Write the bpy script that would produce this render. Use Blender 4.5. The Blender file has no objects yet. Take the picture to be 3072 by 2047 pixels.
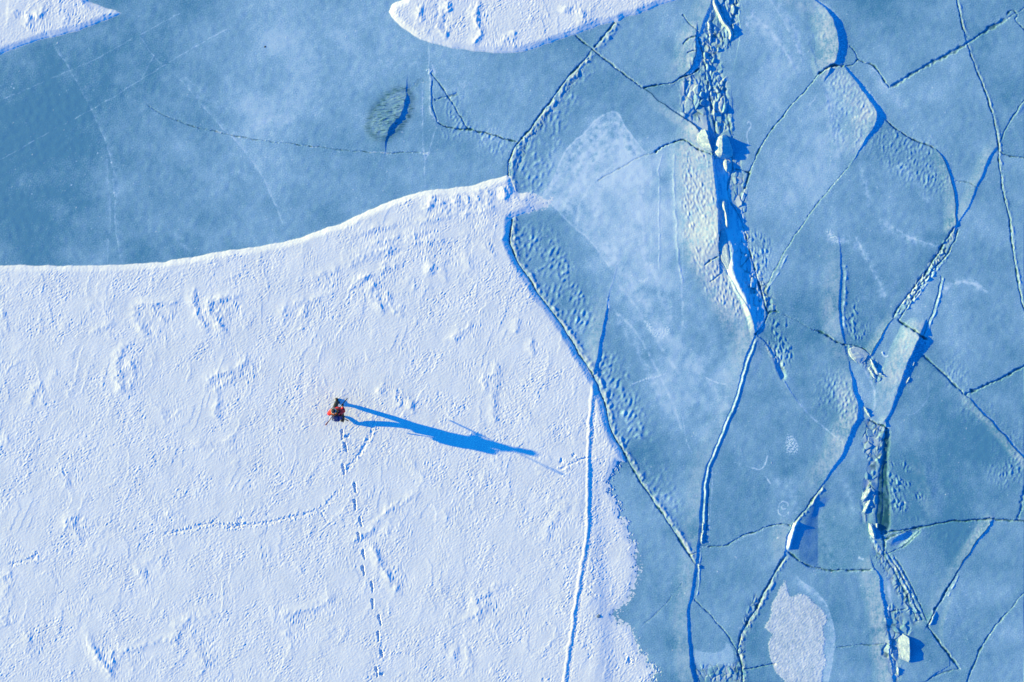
import bpy, bmesh, math, random
import numpy as np
from mathutils import Vector, Matrix
rad = math.radians
SC = bpy.context.scene
COL = SC.collection

# ------------------------------------------------------------------ camera, sky, sun, exposure
PXM = 72.0                      # photo pixels per metre on the ice
CAM_H = 45.0
cam_d = bpy.data.cameras.new('camera')
cam = bpy.data.objects.new('camera', cam_d); COL.objects.link(cam)
cam.location = (0, 0, CAM_H)
cam_d.sensor_width = 36.0
cam_d.lens = 36.0 * CAM_H / (3072 / PXM)
cam_d.clip_end = 6000
SC.camera = cam

SUN_EL = rad(11.8)
SHADOW = rad(-13.2)             # direction the shadows run on the ground
world = bpy.data.worlds.new('World'); SC.world = world
world.use_nodes = True
wn = world.node_tree
bg = wn.nodes['Background']
sky = wn.nodes.new('ShaderNodeTexSky'); sky.sky_type = 'NISHITA'; sky.sun_disc = False
sky.sun_elevation = SUN_EL
sky.sun_rotation = rad(90) - (SHADOW + math.pi)
tint = wn.nodes.new('ShaderNodeMix'); tint.data_type = 'RGBA'; tint.blend_type = 'MULTIPLY'
tint.inputs[0].default_value = 1.0
tint.inputs[7].default_value = (0.015, 0.37, 0.95, 1)
wn.links.new(sky.outputs[0], tint.inputs[6])
wn.links.new(tint.outputs[2], bg.inputs[0])
bg.inputs[1].default_value = 0.15

sun_d = bpy.data.lights.new('sun', 'SUN'); sun_d.energy = 4.0; sun_d.angle = rad(0.53)
sun_d.color = (1.0, 0.775, 0.14)
sun = bpy.data.objects.new('sun', sun_d); COL.objects.link(sun)
to_sun = Vector((-math.cos(SHADOW) * math.cos(SUN_EL), -math.sin(SHADOW) * math.cos(SUN_EL), math.sin(SUN_EL)))
sun.rotation_euler = to_sun.to_track_quat('Z', 'Y').to_euler()
sun.location = (-20, 5, 30)
SC.view_settings.view_transform = 'Standard'
SC.view_settings.look = 'None'
SC.view_settings.exposure = 1.45

# ------------------------------------------------------------------ photo trace helpers
TAN = math.tan(SUN_EL)
OFF = {'A': (0, 0), 'B': (1024, 0), 'C': (2048, 0), 'D': (0, 682), 'E': (1024, 682), 'F': (2048, 682),
       'G': (0, 1364), 'H': (1024, 1364), 'I': (2048, 1364)}
ZS = 2353 / 1024.0
def W1(t, x, y):
    ox, oy = OFF[t]
    return ((ox + x / ZS - 1536) / PXM, (1023.5 - oy - y / ZS) / PXM)
def tr(*chunks):
    """('B', (x,y[,w]), (x,y[,w]) ..., 'E', ...) -> list of world (x, y, w)"""
    out = []; t = None
    for c in chunks:
        if isinstance(c, str): t = c
        else:
            x, y = W1(t, c[0], c[1])
            out.append((x, y, (c[2] if len(c) > 2 else 0.0)))
    return out
def pxw(w):                      # width in zoomed-photo pixels -> metres
    return w / ZS / PXM

# ------------------------------------------------------------------ the fine grid
STEP = 0.026
X0, Y0 = -23.4, -16.4
NX, NY = int(2 * 23.4 / STEP) + 1, int(2 * 16.4 / STEP) + 1
xs = (X0 + STEP * np.arange(NX)).astype(np.float32)
ys = (Y0 + STEP * np.arange(NY)).astype(np.float32)
GX, GY = np.meshgrid(xs, ys)
FX, FY = 3072 / PXM / 2, 2047 / PXM / 2          # frame half sizes

def fnoise(lmin, lmax, seed, aniso=1.0, angle=0.0, beta=0.0):
    """band-limited noise, std 1; aniso>1 stretches it along `angle`"""
    py, px = NY + 64, NX + 64
    rng = np.random.default_rng(seed)
    w = rng.standard_normal((py, px)).astype(np.float32)
    f = np.fft.rfft2(w)
    ky = np.fft.fftfreq(py, STEP)[:, None]; kx = np.fft.rfftfreq(px, STEP)[None, :]
    a = kx * math.cos(angle) + ky * math.sin(angle)
    b = -kx * math.sin(angle) + ky * math.cos(angle)
    k = np.sqrt((a * aniso) ** 2 + b ** 2) + 1e-9
    lo, hi = 1 / lmax, 1 / lmin
    filt = np.exp(-(k / hi) ** 4) * (1 - np.exp(-(k / lo) ** 4)) * k ** (-beta)
    r = np.fft.irfft2(f * filt, (py, px))[:NY, :NX].astype(np.float32)
    return (r - r.mean()) / r.std()

def sst(x):
    x = np.clip(x, 0, 1); return x * x * (3 - 2 * x)

# domain warp gives every traced line a natural broken edge
WX = GX + 0.012 * fnoise(.5, 1.6, 1) + 0.0045 * fnoise(.12, .4, 2)
WY = GY + 0.012 * fnoise(.5, 1.6, 3) + 0.0045 * fnoise(.12, .4, 4)

def chaikin(p, n=1):
    for _ in range(n):
        q = [p[0]]
        for a, b in zip(p[:-1], p[1:]):
            q.append(.8 * a + .2 * b); q.append(.2 * a + .8 * b)
        q.append(p[-1]); p = np.array(q)
    return p
def extend(p):
    """lines that leave the photograph carry on a few metres beyond it"""
    p = [np.array(v, float) for v in p]
    for end in (0, -1):
        e = p[end]; nb = p[1] if end == 0 else p[-2]
        if abs(e[0]) > FX - .25 or abs(e[1]) > FY - .25:
            d = e[:2] - nb[:2]; d /= (np.hypot(*d) + 1e-6)
            q = np.array([e[0] + d[0] * 5, e[1] + d[1] * 5, e[2]])
            if end == 0: p.insert(0, q)
            else: p.append(q)
    return np.array(p)

def field(pts, R, smooth=1, warp=True, side=None, ext=True):
    p = extend(pts) if ext else np.array(pts, float)
    if smooth: p = chaikin(p, smooth)
    xa, xb = p[:, 0].min() - R - .2, p[:, 0].max() + R + .2
    ya, yb = p[:, 1].min() - R - .2, p[:, 1].max() + R + .2
    i0, i1 = max(0, int((xa - X0) / STEP)), min(NX, int((xb - X0) / STEP) + 2)
    j0, j1 = max(0, int((ya - Y0) / STEP)), min(NY, int((yb - Y0) / STEP) + 2)
    if i1 <= i0 or j1 <= j0: return None
    D = np.full((j1 - j0, i1 - i0), 1e3, np.float32); S = np.zeros_like(D); V = np.zeros_like(D); T = np.zeros_like(D)
    L = np.hypot(np.diff(p[:, 0]), np.diff(p[:, 1])); tot = L.sum(); acc = 0
    AX, AY = (WX, WY) if warp else (GX, GY)
    for k in range(len(p) - 1):
        a, b = p[k], p[k + 1]; d = b - a; l2 = d[0] ** 2 + d[1] ** 2 + 1e-12
        u0 = max(i0, int((min(a[0], b[0]) - R - .15 - X0) / STEP)); u1 = min(i1, int((max(a[0], b[0]) + R + .15 - X0) / STEP) + 2)
        v0 = max(j0, int((min(a[1], b[1]) - R - .15 - Y0) / STEP)); v1 = min(j1, int((max(a[1], b[1]) + R + .15 - Y0) / STEP) + 2)
        if u1 <= u0 or v1 <= v0: acc += L[k]; continue
        x = AX[v0:v1, u0:u1] - a[0]; y = AY[v0:v1, u0:u1] - a[1]
        t = np.clip((x * d[0] + y * d[1]) / l2, 0, 1)
        ex = x - t * d[0]; ey = y - t * d[1]
        dist = np.hypot(ex, ey)
        sub = (slice(v0 - j0, v1 - j0), slice(u0 - i0, u1 - i0))
        m = dist < D[sub]
        D[sub] = np.where(m, dist, D[sub])
        S[sub] = np.where(m, np.sign(d[0] * y - d[1] * x), S[sub])
        V[sub] = np.where(m, a[2] + t * d[2], V[sub])
        T[sub] = np.where(m, (acc + t * L[k]) / tot, T[sub])
        acc += L[k]
    # sign: + on the side away from the sun (down-sun), - towards it
    ch = p[-1] - p[0]
    nx, ny = -ch[1], ch[0]                     # left normal (S=+1)
    if side is not None: sg = side
    else: sg = 1 if (nx * math.cos(SHADOW) + ny * math.sin(SHADOW)) > 0 else -1
    return (slice(j0, j1), slice(i0, i1)), D, S * sg, V, T, tot

def inside(poly, warp=True):
    """boolean mask of a traced polygon"""
    p = np.array(poly)[:, :2]
    M = np.zeros((NY, NX), bool)
    AX, AY = (WX, WY) if warp else (GX, GY)
    xa, xb = p[:, 0].min() - .2, p[:, 0].max() + .2; ya, yb = p[:, 1].min() - .2, p[:, 1].max() + .2
    i0, i1 = max(0, int((xa - X0) / STEP)), min(NX, int((xb - X0) / STEP) + 2)
    j0, j1 = max(0, int((ya - Y0) / STEP)), min(NY, int((yb - Y0) / STEP) + 2)
    x = AX[j0:j1, i0:i1]; y = AY[j0:j1, i0:i1]; m = np.zeros(x.shape, bool)
    n = len(p)
    for k in range(n):
        a, b = p[k], p[(k + 1) % n]
        if a[1] == b[1]: continue
        c = (a[1] > y) != (b[1] > y)
        m ^= c & (x < (b[0] - a[0]) * (y - a[1]) / (b[1] - a[1]) + a[0])
    M[j0:j1, i0:i1] = m
    return M
def blur(a, s):
    """gaussian blur, s in metres"""
    n = int(3 * s / STEP) + 1
    k = np.exp(-.5 * (np.arange(-n, n + 1) * STEP / s) ** 2); k = (k / k.sum()).astype(np.float32)
    a = a.astype(np.float32)
    for ax in (0, 1):
        N = a.shape[ax]; pad = [(0, 0), (0, 0)]; pad[ax] = (n, n)
        ap = np.pad(a, pad, mode='edge')
        L = ap.shape[ax]; F = np.fft.rfft(ap, n=L + 2 * n, axis=ax)
        kf = np.fft.rfft(k, n=L + 2 * n)
        F = F * (kf[:, None] if ax == 0 else kf[None, :])
        r = np.fft.irfft(F, n=L + 2 * n, axis=ax)
        sl = [slice(None)] * 2; sl[ax] = slice(2 * n, 2 * n + N)
        a = r[tuple(sl)].astype(np.float32)
    return a
def region(poly, soft):
    return blur(inside(poly), soft)
def poly_dist(poly, R):
    """signed distance to a closed outline: + inside"""
    p = list(poly) + [poly[0]]
    M = inside(poly)
    f = field_raw(p, R)
    D = np.full((NY, NX), R, np.float32)
    D[f[0]] = np.minimum(f[1], R)
    return np.where(M, D, -D), M
def field_raw(p, R): return field(p, R, smooth=0, ext=False)

Z = np.zeros((NY, NX), np.float32)
FROST_AND_LIGHT = np.zeros_like(Z)         # white rime / bubbles in the ice, plus painted light around ridges (adds)
RIME_AND_SUN = np.zeros_like(Z)         # rough grey-white rime on rubble, plus sunlit grey painted on tilted faces
DARK = np.zeros_like(Z)          # bare dark ice and water in cracks
WALL = np.zeros((NY, NX), bool)  # where plates part

def wall(f, r=1.5 * STEP):
    WALL[f[0]] |= f[1] < r

def ridge(pts, Lw=.5, Le=.05, k=1.0, H=None, taper=.06, dark=0., isw=False, fr=.32, smooth=1, pw=1.25, ext=True):
    """raised ice edge: climbs from the sunny side over Lw, drops down-sun over Le.
    The third number of each point is the width of the shadow it throws (zoomed px)."""
    if fr and .1 < Lw < .7: Lw *= 1.4
    f = field(pts, max(Lw, Le, .12), smooth, ext=ext)
    if f is None: return
    sl, D, S, V, T, tot = f
    h = (V / ZS / PXM * TAN * k) if H is None else H * np.ones_like(V)
    if H is not None: h = h * sst(T / max(taper, 1e-3)) * sst((1 - T) / max(taper, 1e-3))
    w = np.where(S < 0, np.clip(1 - D / Lw, 0, 1) ** pw, sst(1 - D / Le))
    Z[sl] += h * w
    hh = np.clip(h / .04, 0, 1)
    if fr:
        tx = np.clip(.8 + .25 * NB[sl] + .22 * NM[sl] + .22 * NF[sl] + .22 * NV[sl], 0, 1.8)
        RIME_AND_SUN[sl] += 1.25 * fr * np.clip(h / .075, 0, 1) * tx * (S < 0) * sst(2.2 * (1 - D / Lw))  # sun-facing slope painted grey-white so it looks more strongly lit
        FROST_AND_LIGHT[sl] += .45 * hh * (S >= 0) * sst(1.5 - D / np.maximum(Le, h * 3.4)) * (.8 + .25 * NF[sl])  # paler ice painted along the shadow band so the shade reads brighter
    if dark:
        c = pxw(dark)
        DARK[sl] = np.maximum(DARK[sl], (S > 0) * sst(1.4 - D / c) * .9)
    if isw: wall(f)

def crack(pts, w=8, depth=.035, dark=1.0, rim=0.0, rimw=.16, isw=True, smooth=1, rim_h=None):
    """open crack w zoomed-px wide; rim = height of the pushed-up lip on its down-sun side"""
    hw = pxw(w) * .5 + .012
    f = field(pts, max(.5, rimw * 2), smooth)
    if f is None: return
    sl, D, S, V, T, tot = f
    hw = hw * np.clip(.72 + .25 * NB[sl] + .12 * NM[sl], .35, 1.25)
    g = sst(1.5 - D / hw)
    FROST_AND_LIGHT[sl] += .55 * np.clip(NF[sl] - 1.0, 0, 1) * np.exp(-D / .07)
    ends = sst(T / .03 + .25) * sst((1 - T) / .03 + .25)
    br = .75 + .35 * NB[sl]
    Z[sl] -= depth * g * ends
    DARK[sl] = np.maximum(DARK[sl], np.clip(g * dark * br, 0, 1) * ends)
    if rim:
        e = D * S - hw
        gb = ends * np.exp(-((e - rimw * .45) / (rimw * .5)) ** 2) * (e > -hw) * (.7 + .4 * NB[sl])
        Z[sl] += rim * gb; RIME_AND_SUN[sl] += min(.55, rim * 18) * gb * (e < rimw * .6)  # sun side of the lip painted paler, as if lit
    if isw: wall(f)

def pale(pts, w=4, a=.5, side=0, soft=0., smooth=1, h=0.):
    """pale fracture line inside the ice; also paints sunlit edges pale"""
    hw = max(pxw(w) * .5, .022)
    f = field(pts, max(hw * 3, soft * 3, .1), smooth)
    if f is None: return
    sl, D, S, V, T, tot = f
    g = np.exp(-(D / hw) ** 2)
    if soft: g = np.maximum(g, .55 * np.exp(-(D / soft) ** 1.2) * (S * side >= 0))
    g = 1.45 * g * (.75 + .3 * NB[sl]) * sst(T / .05 + .1) * sst((1 - T) / .05 + .1)
    FROST_AND_LIGHT[sl] += a * g
    if h: Z[sl] += h * g

NB = fnoise(.15, 2.0, 11, beta=.5)
NF = fnoise(.07, .35, 12)
NM = fnoise(.4, 4.0, 13, beta=1.0)
NV = fnoise(.08, .6, 15, aniso=5, angle=rad(95))
NL = fnoise(1.2, 12., 14, beta=1.3)

# ================================================================== SNOW OUTLINES
S_MAIN = tr('D', (-700, 262), (0, 262), (150, 264), (390, 265), (600, 266), (850, 258), (1000, 250), (1100, 240), (1200, 225), (1300, 210), (1450, 180), (1590, 158),
            (1700, 148), (1800, 130), (1900, 110), (2000, 90), (2080, 70), (2170, 35), (2250, 0),
            'B', (0, 1545), (100, 1490), (200, 1445), (320, 1395), (420, 1360), (530, 1325), (620, 1310), (750, 1300), (880, 1285), (1000, 1250), (1080, 1225), (1140, 1208),
            (1168, 1222), (1186, 1280), (1200, 1318), (1235, 1334), (1300, 1330), (1350, 1352), (1390, 1376), (1450, 1384), (1435, 1412), (1350, 1452), (1260, 1470), (1205, 1496), (1168, 1515), (1158, 1560),
            'E', (1160, 60), (1150, 95), (1165, 130), (1180, 180), (1205, 230), (1240, 290), (1280, 350), (1310, 390), (1330, 430), (1380, 500), (1430, 560), (1480, 630), (1530, 700),
            (1580, 780), (1630, 870), (1690, 960), (1725, 1020), (1757, 1080), (1786, 1150), (1806, 1210), (1826, 1290), (1846, 1370), (1876, 1460), (1916, 1512), (1940, 1550),
            'H', (1955, 48), (1912, 55), (1900, 90), (1870, 120), (1840, 180), (1850, 230), (1870, 280), (1900, 310), (1920, 370), (1908, 400), (1945, 440), (1975, 480), (1972, 520), (1985, 570),
            (2035, 620), (2030, 660), (2022, 690), (2040, 740), (2050, 800), (2030, 850), (2020, 890), (2005, 940), (1980, 1010), (1940, 1040), (1900, 1070), (1878, 1110), (1890, 1130), (1940, 1150),
            (1990, 1180), (2020, 1220), (2030, 1290), (2050, 1340), (2090, 1390), (2130, 1450), (2185, 1500), (2150, 1530), (2150, 1568), (2190, 1800), (2150, 2100), (-600, 2100), 'G', (-700, 2100))
S_UP = tr('B', (430, -4), (355, 25), (325, 80), (345, 120), (420, 195), (510, 255), (610, 295), (760, 330), (900, 352), (1050, 366), (1200, 364), (1310, 345), (1390, 315), (1490, 280),
          (1600, 240), (1700, 205), (1790, 170), (1880, 155), (1912, 150), (1945, 120), (2050, 100), (2140, 60), (2230, 25), (2310, 0), (2500, -90), (2700, -400), (2500, -620), (700, -620), (540, -300))
S_COR = tr('A', (-420, 500), (-200, 440), (0, 380), (80, 345), (200, 300), (340, 260), (450, 235), (560, 205), (660, 170), (740, 135), (800, 115), (835, 95), (800, 75), (740, 60), (660, 35), (610, 10), (560, -60), (500, -620), (-420, -620))
EDGE_R = .5
SD = np.full((NY, NX), -EDGE_R, np.float32)
SNOWM = {}
for nm, pl in (('main', S_MAIN), ('up', S_UP), ('cor', S_COR)):
    d, m = poly_dist(pl, EDGE_R)
    SNOWM[nm] = m; SD = np.maximum(SD, d)
# ragged feathered edge on the lower right of the main snow
RAG = region(tr('H', (1700, 60), (2300, 60), (2300, 1800), (1850, 1800), (1800, 1000)), .25)
TIP = region(tr('B', (1290, 1300), (1520, 1300), (1520, 1480), (1290, 1480)), .2)
RAG = np.maximum(RAG, TIP)
FROST_AND_LIGHT += .5 * region(tr('B', (1230, 1345), (1400, 1350), (1520, 1385), (1600, 1420), (1500, 1430), (1400, 1440), (1250, 1460)), .16)
SDr = SD + RAG * (.075 * NF + .07 * fnoise(.2, .9, 21))
SNOW = sst(SDr / .05 + .5) * (1 - RAG) + RAG * sst(SDr / .10 + .45)
SNIN = SDr > 0

# ================================================================== ICE FEATURES
# the long crack that borders the main snow (dark slit with a raised bright lip down-sun)
K1 = tr('B', (1890, 150), (1745, 330))
K1b = tr('B', (1735, 345), (1640, 450), (1540, 560), (1450, 690), (1370, 790), (1310, 880), (1240, 960), (1215, 985), (1190, 1020), (1165, 1090), (1152, 1160), (1152, 1210), (1185, 1340), 'E', (1172, -40), (1168, 60), (1163, 110), (1180, 160), (1205, 222), (1240, 282), (1282, 342), (1312, 385), (1334, 428), (1384, 497),
         (1434, 557), (1484, 627), (1534, 697), (1584, 777), (1634, 867), (1694, 957), (1732, 1016), (1762, 1078), (1791, 1148), (1812, 1208), (1832, 1288), (1852, 1368), (1882, 1458), (1922, 1510), (1955, 1560),
         'H', (2030, 140), (2110, 255), (2180, 365), (2260, 478), (2351, 620), 'I', (45, 690), (95, 768))
crack(K1, 11, .03, .9, rim=.028, rimw=.22)
crack(K1b, 9, .03, .85, rim=.026, rimw=.24)
pale([(x + .16, y - .04, 0) for x, y, _ in K1b[:10]], 6, .35)  # sunlit face of the lip painted as a pale line
# -------- crack helpers use (zoom-px) widths
crack(tr('B', (1610, 245), (1680, 300), (1740, 345), (1810, 410), (1900, 475), (1990, 545), (2080, 610)), 8, .03, .9, rim=.008, rimw=.12)
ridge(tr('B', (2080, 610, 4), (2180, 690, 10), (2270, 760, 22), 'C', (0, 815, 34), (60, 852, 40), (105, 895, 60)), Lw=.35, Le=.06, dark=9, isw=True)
crack(tr('B', (2080, 610), (2150, 590), (2240, 580), (2310, 560), 'C', (0, 530), (60, 515), (115, 470)), 9, .04, 1)
crack(tr('B', (900 - 2353, 660), 'A', (1010, 720), (1100, 780), (1200, 825), (1310, 870), (1400, 890), (1530, 915), (1650, 945), (1800, 970), (2000, 990), (2150, 1010), (2353, 1034), 'B', (100, 1045), (200, 1050), (330, 1055), (450, 1050), (560, 1055), (600, 1060))[1:], 5, .012, .55, isw=False)
for q in (tr('A', (1490, 908), (1530, 914)), tr('A', (1645, 945), (1660, 950)), tr('A', (2140, 1010), (2160, 1012)), tr('B', (190, 1048), (330, 1055)), tr('B', (540, 1052), (600, 1065)), tr('B', (560, 1070), (600, 1050))):
    pale(q, 9, .9, h=.006)
# arc west of the long crack
crack(tr('B', (660, 840), (720, 875), (800, 885), (870, 893), (960, 910), (1060, 935), (1110, 955), (1160, 965), (1212, 978)), 9, .035, 1, isw=False)
crack(tr('B', (625, 560), (622, 640), (626, 720), (645, 800), (662, 842)), 7, .02, .4, isw=False, rim=-.0)
ridge(tr('B', (613, 490, 2), (620, 560, 9), (616, 640, 11), (618, 720, 10), (632, 790, 8), (662, 840, 4)), Lw=.20, Le=.06)
pale(tr('B', (608, 500), (612, 560), (606, 640), (607, 720), (616, 780), (650, 838)), 9, .45)
crack(tr('B', (615, 500), (660, 555), (720, 640), (780, 745), (830, 820), (870, 890)), 5, .02, .7, isw=False)
pale(tr('B', (585, 490), (610, 470), (600, 520), (625, 480)), 8, .8, h=.01)
pale(tr('B', (625, 440), (650, 520)), 12, .3)
crack(tr('B', (640, 690), (690, 680), (760, 655), (800, 640)), 16, .015, .45, isw=False)
for q, w, a in ((tr('B', (612, 300), (603, 400), (598, 470)), 4, .35), (tr('B', (560, 560), (558, 800), (562, 1000), (575, 1100), (575, 1300)), 4, .3),
                (tr('B', (660, 870), (630, 950), (600, 1060), (572, 1110)), 4, .4)):
    pale(q, w, a)
# pale fracture planes in the smooth ice on the left
L1 = tr('A', (360, 290), (400, 360), (450, 430), (500, 510), (560, 620), (610, 720), (650, 800), (700, 910), (730, 980), (755, 1060), (775, 1140), (785, 1240), (790, 1350), (792, 1450), (797, 1567), 'D', (812, 120), (838, 255))
pale(L1, 4, .30, side=1, soft=.14)
pale(tr('A', (735, 1060), (742, 1200), (755, 1350), (762, 1560), 'D', (750, 60), (738, 255)), 4, .17, side=-1, soft=.1)
pale(tr('A', (0, 690), (60, 670), (250, 590), (400, 520), (500, 480), (700, 390), (850, 300), (1000, 220), (1150, 140), (1300, 60)), 5, .22)
pale(tr('A', (0, 1100), (100, 1050), (250, 960), (400, 880), (550, 800), (640, 750), (830, 640), (1000, 530), (1170, 430), (1400, 290), (1600, 180)), 5, .28)
pale(tr('A', (1200, 510), (1300, 610), (1380, 710), (1480, 830), (1600, 940), (1700, 1060), (1790, 1180), (1840, 1280), (1900, 1420), (1960, 1567)), 4, .26, side=1, soft=.12)
pale(tr('A', (960, 250), (1060, 390), (1120, 450)), 4, .2); pale(tr('A', (1060, 390), (970, 550)), 4, .2)
for x, y in ((75, 600), (95, 612), (120, 606), (82, 580), (740, 1098), (770, 1120), (788, 1330), (210, 945), (525, 1112), (490, 1278), (672, 1055), (855, 1055), (220, 1340), (1060, 385)):
    pale(tr('A', (x - 4, y - 3), (x + 4, y + 4)), 6, .8)

# -------- the hump of milky ice in the smooth sheet, upper middle
HUMP = tr('B', (185, 880), (215, 790), (260, 720), (310, 670), (380, 630), (450, 625), (478, 680), (470, 770), (430, 840), (380, 890), (320, 945), (250, 945), (205, 920))
hr = region(HUMP, .15)
HE = tr('B', (448, 648, 14), (446, 675, 30), (430, 705, 40), (434, 740, 30), (418, 775, 46), (400, 815, 40), (365, 838, 58), (338, 870, 40), (322, 905, 50), (318, 932, 22))
ridge(HE, Lw=.95, Le=.08, k=.95, pw=1.1, fr=0)
hs = fnoise(.05, .5, 31, aniso=5, angle=rad(4))
rim_ = np.clip(region(HUMP, .16) * 2.2, 0, 1) * np.clip(1.25 - hr * 1.7, 0, 1)
DARK[:] = np.maximum(DARK, np.clip(rim_ * (.85 + .25 * hs) + hr * .28 + hr * np.clip(hs - .75, 0, 1) * .7, 0, .9))
Z += hr * .006 * hs
FROST_AND_LIGHT += .14 * hr * sst((hs + .6) / 1.4)
crack(tr('B', (440, 640), (500, 590), (570, 545)), 40, .004, .25, isw=False)

# -------- the wide frosted plate right of the long crack
ARC = tr('B', (1370, 1370), (1440, 1280), (1500, 1150), (1540, 1050), (1600, 980), (1680, 920), (1750, 830), (1830, 780), (1880, 770), (1920, 800), (1960, 880), (2030, 980), (2080, 1040), (2110, 1055))
pale(ARC, 13, .48, side=1, soft=.6)
PLATE_PALE = ARC + tr('B', (2353, 960), 'C', (40, 1250), 'F', (60, 300), (200, 760), (380, 900), (330, 1300), (0, 1500), 'E', (2250, 1300), (2100, 1000), (1950, 700), (1850, 450), (1750, 150), 'B', (1600, 1560), (1500, 1440))
FROST_AND_LIGHT += .36 * region(PLATE_PALE, .55) * (.9 + .15 * NM)
pale(tr('B', (1440, 1400), (1520, 1480), (1600, 1567), 'E', (1700, 70), (1790, 190), (1860, 290)), 11, .35, side=1, soft=.35)
pale(tr('B', (1520, 1480), (1570, 1330), (1660, 1200), (1780, 1080)), 12, .2); pale(tr('B', (1620, 1560), (1640, 1400), (1740, 1240), (1900, 1120)), 16, .16)
crack(tr('B', (2160, 1050), (2080, 1075), (1950, 1140), (1850, 1200), (1760, 1250)), 8, .006, .28, isw=False)
crack(tr('B', (2160, 1050), (2250, 990), (2353, 960), 'C', (30, 975), (110, 1030), (195, 1070)), 12, .04, 1, isw=False)
pale(tr('B', (2220, 1050), (2190, 1150), (2180, 1200), (2195, 1250), (2190, 1400), (2190, 1567), 'E', (2195, 100), (2190, 300)), 8, .28, h=.004)
pale(tr('B', (2140, 1150), (2130, 1350), (2135, 1560), 'E', (2130, 200)), 8, .15)
pale(tr('E', (1870, 560), (1960, 640), (2060, 760), (2160, 950), (2280, 1200), (2353, 1420)), 18, .2); pale(tr('E', (1900, 380), (2040, 560), (2200, 820), (2353, 1050)), 22, .14)
pale(tr('E', (2353, 0), (2348, 400), (2353, 700)), 12, .18)
# the blue step that meets the snow edge
ridge(tr('E', (1738, 1010, 24), (1768, 880, 26), (1795, 740, 24), (1820, 600, 19), (1832, 500, 9), (1850, 440, 4), (1870, 370, 3), (1905, 235, 1)), Lw=.5, Le=.05, k=1.1)
pale(tr('E', (1836, 495), (1842, 560)), 14, .9, h=.006)
pale(tr('E', (1845, 480), (1870, 370), (1905, 235)), 6, .25)

def crumbs(poly, soft=.06, thr=.3, a=1.0, seed=41, h=.004):
    m = region(poly, soft); n = fnoise(.06, .2, seed)
    c = m * sst((n - thr + m * .8) * 1.5)
    FROST_AND_LIGHT[:] += a * c; Z[:] += h * c
for off_, a_, w_ in ((.35, .20, 24), (.75, .24, 34), (1.25, .20, 44)):
    c_ = np.array([(1900, 1500)]) ; cw = np.array(W1('B', 1900, 1480))
    q_ = []
    for x_, y_, _ in ARC[2:]:
        d_ = cw - np.array((x_, y_)); L_ = np.hypot(*d_)
        q_.append((x_ + d_[0] / L_ * off_, y_ + d_[1] / L_ * off_, 0))
    pale(q_, w_, a_, side=1, soft=.25)
pale(tr('B', (1960, 900), (2010, 1000), (2060, 1080), (2075, 1200), (2070, 1400), (2080, 1560), 'E', (2090, 200), (2110, 340)), 22, .14)
pale(tr('B', (2300, 1040), (2290, 1200), (2300, 1400), (2310, 1560), 'E', (2320, 200), (2353, 400)), 16, .12, h=.006)
crumbs(tr('E', (2036, 345), (2050, 360), (2080, 365), (2110, 350), (2122, 338), (2120, 356), (2090, 378), (2050, 374)), .025, .2, 1.2)
crumbs(tr('E', (2080, 635), (2110, 660), (2150, 700), (2200, 705), (2250, 690), (2262, 660), (2262, 720), (2240, 755), (2190, 770), (2140, 730), (2105, 690)), .05, .35, 1.2)
crumbs(tr('E', (1990, 1085), (2110, 1040), (2230, 1008), (2235, 1014), (2115, 1050), (1995, 1092)), .02, .3, .9)
crumbs(tr('F', (985, 30), (1020, 20), (1050, 50), (1100, 100), (1060, 110), (1010, 70)), .05, .5, .8)
crumbs(tr('F', (715, 1430), (750, 1430), (800, 1500), (800, 1560), (720, 1567), (710, 1490)), .05, .6, 1.0)

# -------- lumpy pushed-up ice
def bumps(polys, lam=(.11, .34), amp=.010, soft=.26, seed=51, angle=rad(60), an=1.5, fr=.06):
    n = fnoise(lam[0], lam[1], seed, aniso=an, angle=angle)
    n = np.where(n > 0, n, .6 * n)
    for poly, s in polys:
        m = region(poly, soft)
        m = np.clip(m * 1.25, 0, 1) * sst(.72 + .42 * NM + .12 * NL)
        Z[:] += amp * s * m * n
        FROST_AND_LIGHT[:] += fr * m * n
bumps([(tr('B', (1740, 400), (1790, 430), (1650, 640), (1500, 900), (1440, 1100), (1400, 1300), (1250, 1345), (1190, 1330), (1200, 1150), (1230, 1010), (1350, 880), (1550, 620)), .9),
       (tr('E', (1165, 0), (1420, 0), (1560, 220), (1700, 430), (1730, 640), (1640, 740), (1560, 700), (1480, 560), (1330, 380), (1240, 220)), 1.2),
       (tr('E', (1790, 820), (1900, 900), (2000, 1060), (2080, 1280), (2130, 1500), (2160, 1567), (1960, 1567), (1860, 1330), (1790, 1120), (1750, 1030)), 1.2),
       (tr('H', (1960, 0), (2180, 0), (2280, 250), (2353, 420), (2353, 600), (2200, 380), (2060, 180)), .8)], (.16, .50), .0080, seed=52, fr=.07)
bumps([(tr('C', (150, 480), (250, 540), (310, 720), (320, 900), (220, 900), (170, 700)), 1.7), (tr('C', (220, 60), (380, 0), (370, 200), (300, 330), (180, 340), (150, 200)), 1.5),
       (tr('C', (0, 330), (200, 250), (200, 520), (100, 800), (0, 800)), .8),
       (tr('F', (430, 0), (600, 100), (570, 380), (500, 280)), 1.0), (tr('F', (580, 620), (720, 650), (760, 850), (700, 980), (620, 850)), 1.5),
       (tr('F', (1130, 420), (1200, 560), (1280, 740), (1230, 800), (1150, 760)), 1.4),
       (tr('F', (250, 0), (440, 0), (560, 600), (500, 700), (340, 300)), .7),
       (tr('I', (1430, 0), (1560, 50), (1650, 300), (1600, 450), (1440, 400), (1420, 200)), 1.5)], (.10, .36), .010, soft=.18, seed=53, angle=rad(100), an=2., fr=.05)
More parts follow.
